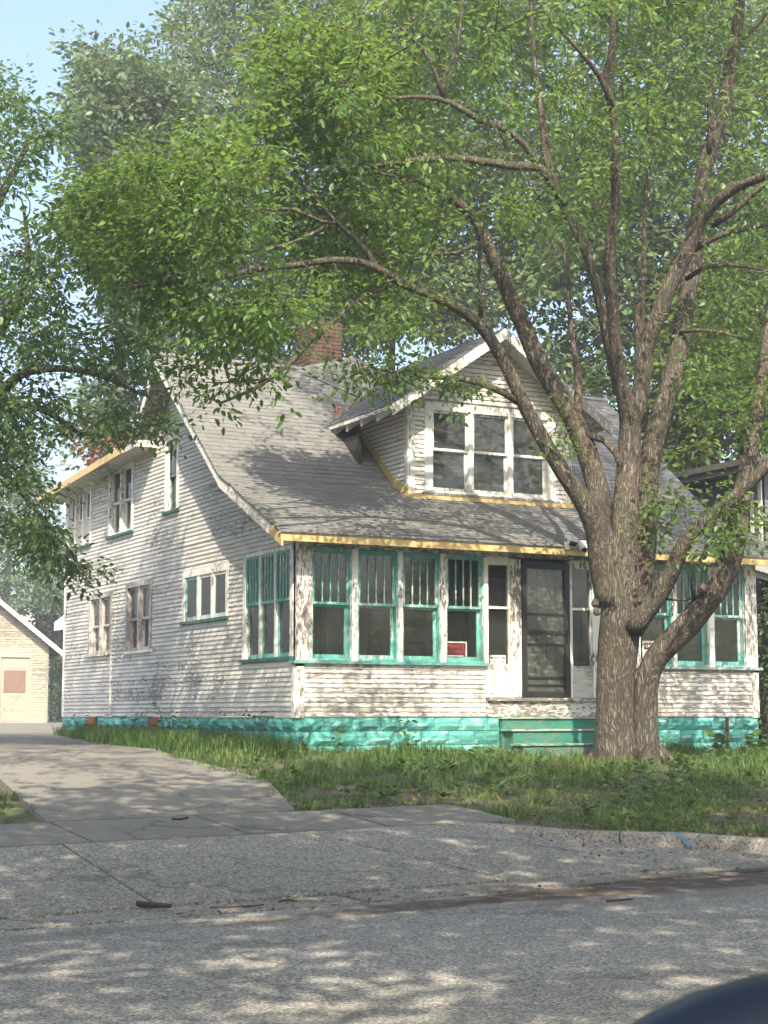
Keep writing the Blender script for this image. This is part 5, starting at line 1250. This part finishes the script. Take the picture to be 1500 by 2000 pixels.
# ------------------------------------------------------------------ grass, weeds, litter
def grass(name, polys, n, h0, h1, skip=None, dens=None, tonemean=.26, width=.0042, mat='grass'):
    out = []
    for poly, k in polys:
        poly = np.array(poly, float); lo_, hi_ = poly.min(0), poly.max(0); got = 0; acc = []
        while got < k:
            P = rng.uniform(lo_, hi_, (k//3+50, 2)); P = P[inpoly(P, poly)]
            f = np.sin(P[:, 0]*1.9+1)*np.sin(P[:, 1]*2.3+.4)+.7*np.sin(P[:, 0]*4.7)*np.cos(P[:, 1]*5.3)+.6*np.sin(P[:, 0]*11+P[:, 1]*9)+.4*np.sin(P[:, 0]*17-P[:, 1]*23)
            P = P[rng.uniform(-1.3, 1.2, len(P)) < f]; P = np.repeat(P, rng.integers(3, 15, len(P)), 0); P = P+rng.normal(0, .022, P.shape); acc.append(P); got += len(P)
        out.append(np.vstack(acc)[:k])
    P = np.vstack(out)
    if skip is not None: P = P[~skip(P)]
    n = len(P); hh = rng.uniform(h0, h1, n)*(.65+.5*(np.sin(P[:, 0]*2.7)*np.sin(P[:, 1]*3.1)+.5*rng.random(n)))
    hh = hh*(.55+.75*np.clip((P[:, 1]+5.5)/5.5, 0, 1))*np.where(rng.random(n) < .035, 1.9, 1.0)*np.where((P[:, 0] < .1) & (P[:, 0] > -2.2) & (P[:, 1] > -.4), 1.55, 1.0); hh = np.clip(hh, h0*.4, h1*2.0)
    z = terr(P[:, 0], P[:, 1])-.035; a = rng.uniform(0, 6.28, n); lean = rng.uniform(.15, 1.25, n)*hh
    dx, dy = np.cos(a)*lean, np.sin(a)*lean; w = width*rng.uniform(.7, 1.5, n); px, py = -np.sin(a)*w, np.cos(a)*w
    V = np.zeros((n, 5, 3))
    V[:, 0] = np.column_stack([P[:, 0]-px, P[:, 1]-py, z]); V[:, 1] = np.column_stack([P[:, 0]+px, P[:, 1]+py, z])
    V[:, 2] = np.column_stack([P[:, 0]+px*.8+dx*.35, P[:, 1]+py*.8+dy*.35, z+hh*.62]); V[:, 3] = np.column_stack([P[:, 0]-px*.8+dx*.35, P[:, 1]-py*.8+dy*.35, z+hh*.62])
    V[:, 4] = np.column_stack([P[:, 0]+dx, P[:, 1]+dy, z+hh])
    b = np.arange(n)[:, None]*5
    F = np.vstack([np.hstack([b, b+1, b+2]), np.hstack([b, b+2, b+3]), np.hstack([b+3, b+2, b+4])])
    t = np.clip(tonemean+.22*np.sin(P[:, 0]*1.1+.5)*np.sin(P[:, 1]*.9)+.15*np.sin(P[:, 0]*3.3)*np.sin(P[:, 1]*4.1+1)+.3*np.clip((-4.5-P[:, 1])/3, 0, 1)+rng.normal(0, .24, n), 0, 1)
    return tag(fast_mesh(name, V.reshape(-1, 3), F, np.tile(t, 3), M[mat]), 'uncut grass growing over the front lawn and verge' if name == 'grass' else None, None, None, 'stuff')
lawn = [sx(-2.6, -5.98), sx(9.5, -5.98), (12, -.4), (8.6, -.10), (5.3, -.10), (5.3, -.75), (3.4, -.75), (3.4, -.1), (-.06, -.06), (-.06, 11.5), (.2, 12), (-1.5, 3.5), (-1.9, -1), (-1.95, -3.9)]
side = [(-1.9, -1), (-.07, -.1), (-.07, 11.4), (.3, 12), (-1.5, 3.5)]
verge = [sx(-.75, -7.3), sx(-.2, -7.9), sx(.5, -8.4), sx(1.4, -8.75), sx(11, -8.8), sx(11, -5.95), sx(-.3, -5.95), sx(-.9, -6.7)]
strip = [sx(-1.3, -7.3), sx(-.55, -8.75), sx(.1, -9.2), sx(1.2, -9.8), sx(11, -9.8), sx(11, -8.8), sx(1.4, -8.75), sx(-.2, -7.9), sx(-.75, -7.2), sx(-1.7, -6.9), sx(-1.6, -6.2), sx(-1.1, -6.0)]
edge = [sx(-3.0, -6.1), (-2.55, -5.2), (-2.3, -3.9), (-2.3, -1), (-1.85, 3.5), (0, 12), (.5, 12), (-1.5, 3.5), (-1.9, -1), (-1.95, -3.9), sx(-2.4, -5.95)]
leftp = [(-5.55, -6.05), (-5.42, -5.0), (-5.2, -3.4), (-4.85, 0), (-3.8, 10), (-6, 10), (-8, 0), (-8, -6.4)]
def trunk_skip(P): return ((P[:, 0]-tb[0]-.1)**2+(P[:, 1]-tb[1])**2) < .34
gr = grass('grass', [(lawn, 60000), (side, 18000), (verge, 46000), (strip, 3000), (edge, 6500), (leftp, 30000)], 0, .04, .165, trunk_skip)
tag(gr, 'uncut grass growing over the front lawn, the verge and beside the driveway', 'grass')
# leaf litter and crumbs on the verge and gutter
pos = np.vstack([np.column_stack([rng.uniform(-1.5, 9, 1500), rng.normal(-9.0, .55, 1500), np.zeros(1500)]), np.column_stack([rng.uniform(-6, 9, 260), rng.normal(-10.55, .22, 260), np.zeros(260)]), np.column_stack([rng.uniform(-1, 9, 1400), rng.uniform(-9.6, -6, 1400), np.zeros(1400)]), np.column_stack([rng.uniform(-2, 8, 500), rng.normal(-5.6, .6, 500), np.zeros(500)]), np.column_stack([rng.uniform(4.8, 9, 400), rng.normal(-.7, .3, 400), np.zeros(400)])])
pos[:, 1] += .07*pos[:, 0]; pos[:, 2] = terr(pos[:, 0], pos[:, 1])+.012
dv = rng.normal(0, 1, pos.shape); dv[:, 2] *= .25; up_ = rng.normal(0, .5, pos.shape); up_[:, 2] += 1
lt_ = leaves_mesh('leaf_litter', pos, dv, up_, rng.uniform(.02, .07, len(pos)), M['deadleaf'], None)
tag(lt_, 'brown leaf litter along the curb and lawn edge', 'leaf litter', None, 'stuff')
# low broad leaved weeds in the lawn
c = np.column_stack([rng.uniform(-2, 9, 420), rng.uniform(-8.6, -.3, 420), np.zeros(420)]); c = c[(np.sin(c[:, 0]*2.1)*np.sin(c[:, 1]*1.7+1)+rng.uniform(-.6, .9, 420)) > 0]
c = c[inpoly(c[:, :2], lawn) | inpoly(c[:, :2], verge)]; k_ = 9; pos = np.repeat(c, k_, 0)+rng.normal(0, .035, (len(c)*k_, 3)); pos[:, 2] = terr(pos[:, 0], pos[:, 1])+rng.uniform(.0, .09, len(pos))
a_ = rng.uniform(0, 6.28, len(pos)); dv = np.column_stack([np.cos(a_), np.sin(a_), rng.uniform(.1, .7, len(pos))]); up_ = rng.normal(0, .3, pos.shape); up_[:, 2] += 1
tag(leaves_mesh('lawn_weeds', pos, dv, up_, rng.uniform(.05, .12, len(pos)), M['weed'], None, 1.3), 'low broad leaved weeds scattered through the lawn', 'weeds', None, 'stuff')
# sticks
def stick(path, r, label, kink=0):
    P = [gp(*p) for p in path]; P = [p+np.array([0, 0, .02+r]) for p in P]
    mb = MB(); mb.tube(P, [r*(1-.35*i/len(P)) for i in range(len(P))], 6, wob=.2); o = mb.build('stick', M['stick'], None, True); tag(o, label, 'stick')
stick([(268, 1776), (300, 1779), (333, 1781)], .022, 'thick dark stick lying in the gutter at the end of the apron joint')
stick([(410, 1780), (450, 1779), (500, 1776), (515, 1774)], .007, 'long thin twig lying in the gutter right of the thick stick')
stick([(335, 1606), (352, 1606), (368, 1603)], .012, 'short twig lying on the sidewalk across the driveway')
stick([(545, 1768), (565, 1765), (580, 1768)], .008, 'small twig at the gutter edge where the mud begins')
stick([(1185, 1768), (1210, 1766), (1236, 1764)], .010, 'pale twig on the road below the curb')
stick([(800, 1552), (818, 1549), (832, 1543)], .012, 'pale broken branch on the bare lawn edge')
st2 = MB(); pst = onY(1420, 1402, -.15); st2.box(pst[0]-.02, pst[0]+.02, -.17, -.13, .85, 1.34); tag(st2.build('stake', M['stick'], None), 'weathered wooden stake standing against the teal foundation on the right', 'stake')
# weeds
def weed(p, h, label, group, nst=5, leaf=.09, per=7, mat='weed', wide=1.0):
    t = thing('weed', tuple(p), label, 'weed', group); cs = []; ld = []; segs = []
    for k in range(nst):
        a = rng.uniform(0, 6.28); tip = np.array(p)+np.array([math.cos(a)*h*.35, math.sin(a)*h*.35, h*rng.uniform(.7, 1)])
        path = [np.array(p)+(tip-np.array(p))*u+np.array([0, 0, .08*h*math.sin(u*3.1)]) for u in np.linspace(0, 1, 5)]; segs.append(path)
        for q in range(per):
            u = rng.uniform(.2, 1); cs.append(np.array(p)+(tip-np.array(p))*u); b = rng.uniform(0, 6.28); ld.append((math.cos(b), math.sin(b), rng.uniform(-.2, .5)))
    twig_mesh('stems', segs, .006, .003, M['weed'], t)
    up = rng.normal(0, .4, (len(cs), 3)); up[:, 2] += 1
    leaves_mesh('leaves', np.array(cs), np.array(ld), up, leaf*rng.uniform(.6, 1.2, len(cs)), M[mat], t, wide)
wl = ['tall weed against the teal foundation below the small triple window', 'bushy weed at the front corner of the foundation', 'leafy weed beside the rusty foundation vent nearest the street', 'low weed under the porch windows left of the steps', 'tall grass stalk weed standing in front of the foundation blocks', 'weed beside the rear foundation vent', 'weed at the driveway edge by the side wall']
wp = [(-.18, 4.75, .95), (-.25, .75, .62), (-.3, 6.5, .5), (.5, -.3, .42), (1.6, -.5, .55), (-.35, 9.0, .5), (-.5, 2.6, .42)]
for (x, y, h), l in zip(wp, wl): weed((x, y, float(terr(x, y))-.03), h, l, 'weeds along the foundation', 5, .10)
hl = ['broad leaved hosta clump in front of the right foundation', 'small hosta clump right of the wooden stake', 'low leafy clump at the right corner of the foundation']
for (x, y, h), l in zip(((7.2, -.55, .34), (7.75, -.6, .30), (8.2, -.5, .22)), hl): weed((x, y, float(terr(x, y))-.03), h, l, 'leafy clumps by the right foundation', 8, .17, 4, 'weed', 1.2)
# orange dead twig on the roof
p = onX(657, 803, 2.15); pos = np.tile(p, (14, 1))+rng.normal(0, .045, (14, 3)); dv = rng.normal(0, 1, (14, 3)); up_ = rng.normal(0, 1, (14, 3))
ol = leaves_mesh('dead_leaves', pos, dv, up_, rng.uniform(.06, .12, 14), M['orange'], None); del ol['kind']; tag(ol, 'small bunch of orange dead leaves lying on the dormer roof edge', 'dead leaves')

# ------------------------------------------------------------------ overhead cables at the left
for k, (a, b_) in enumerate((((-300, 640), (420, 800)), ((-300, 660), (420, 800)))):
    P0, P1 = at(a[0], a[1]+30*k, 40), at(b_[0], b_[1]+10*k, 34); path = [P0+(P1-P0)*u-np.array([0, 0, .5*math.sin(u*math.pi)]) for u in np.linspace(0, 1, 12)]
    o = MB().tube(path, [.012]*12, 5).build('cable', M['wire'], None); tag(o, ('upper' if k == 0 else 'lower')+' black overhead cable crossing the sky gap left of the gable', 'cable', 'overhead cables')

# ------------------------------------------------------------------ the photographer's car: mirror at lower right, door below the frame
mc = at(1705, 2222, 1.0)
CAR = thing('car', (float(mc[0]), float(mc[1])-.3, .0), 'dark glossy car mirror out of focus in the bottom right corner', 'car')
V = []; nu, nv = 28, 16; A_, B_, C_ = .188, .100, .075
for j in range(nv+1):
    th_ = math.pi*j/nv
    for i in range(nu):
        ph_ = 2*math.pi*i/nu; e = 1.0
        sg_ = lambda c: math.copysign(abs(c)**e, c)
        q = _rt*(A_*sg_(math.sin(th_))*sg_(math.cos(ph_)))+_u0*(B_*sg_(math.cos(th_)))+_fh*(C_*sg_(math.sin(th_))*sg_(math.sin(ph_)))
        V.append(tuple(mc+q))
F = [(j*nu+i, (j+1)*nu+i, (j+1)*nu+(i+1) % nu, j*nu+(i+1) % nu) for j in range(nv) for i in range(nu)]
mb = MB(); mb.v = V; mb.f = F; mb.t = [.5]*len(F); mb.build('mirror_housing', M['car'], CAR, True)
pm = mc-_u0*.07; q = MB(); q.tube([pm, pm-_u0*.05-_fh*.12, pm-_u0*.10-_fh*.25], [.03, .03, .035], 8); q.build('mirror_arm', M['black'], CAR, True)
dc = pm-_u0*.10-_fh*.27
q = MB(); o_ = dc-_rt*.95; q.hexa([tuple(o_-_u0*.75+_fh*.02), tuple(o_+_rt*1.6-_u0*.75+_fh*.02), tuple(o_+_rt*1.6-_u0*.75-_fh*.05), tuple(o_-_u0*.75-_fh*.05), tuple(o_-_u0*.02), tuple(o_+_rt*1.6+_u0*.03), tuple(o_+_rt*1.6+_u0*.03-_fh*.05), tuple(o_-_u0*.02-_fh*.05)]); q.build('door', M['car'], CAR)

# ------------------------------------------------------------------ thin haze, added to lift darks like the window's veil and fade far trees
q = MB(); q.box(-140, 130, -75, 135, -1.2, 31); hz = q.build('haze', None); hz['kind'] = 'stuff'
hm = bpy.data.materials.new('haze'); hm.use_nodes = True; hm.node_tree.nodes.clear()
ho = hm.node_tree.nodes.new('ShaderNodeOutputMaterial'); pv = hm.node_tree.nodes.new('ShaderNodeVolumePrincipled')
pv.inputs['Color'].default_value = (.86, .92, 1, 1); pv.inputs['Density'].default_value = .0022; pv.inputs['Anisotropy'].default_value = .2
hm.node_tree.links.new(pv.outputs[0], ho.inputs['Volume']); hz.data.materials.append(hm)
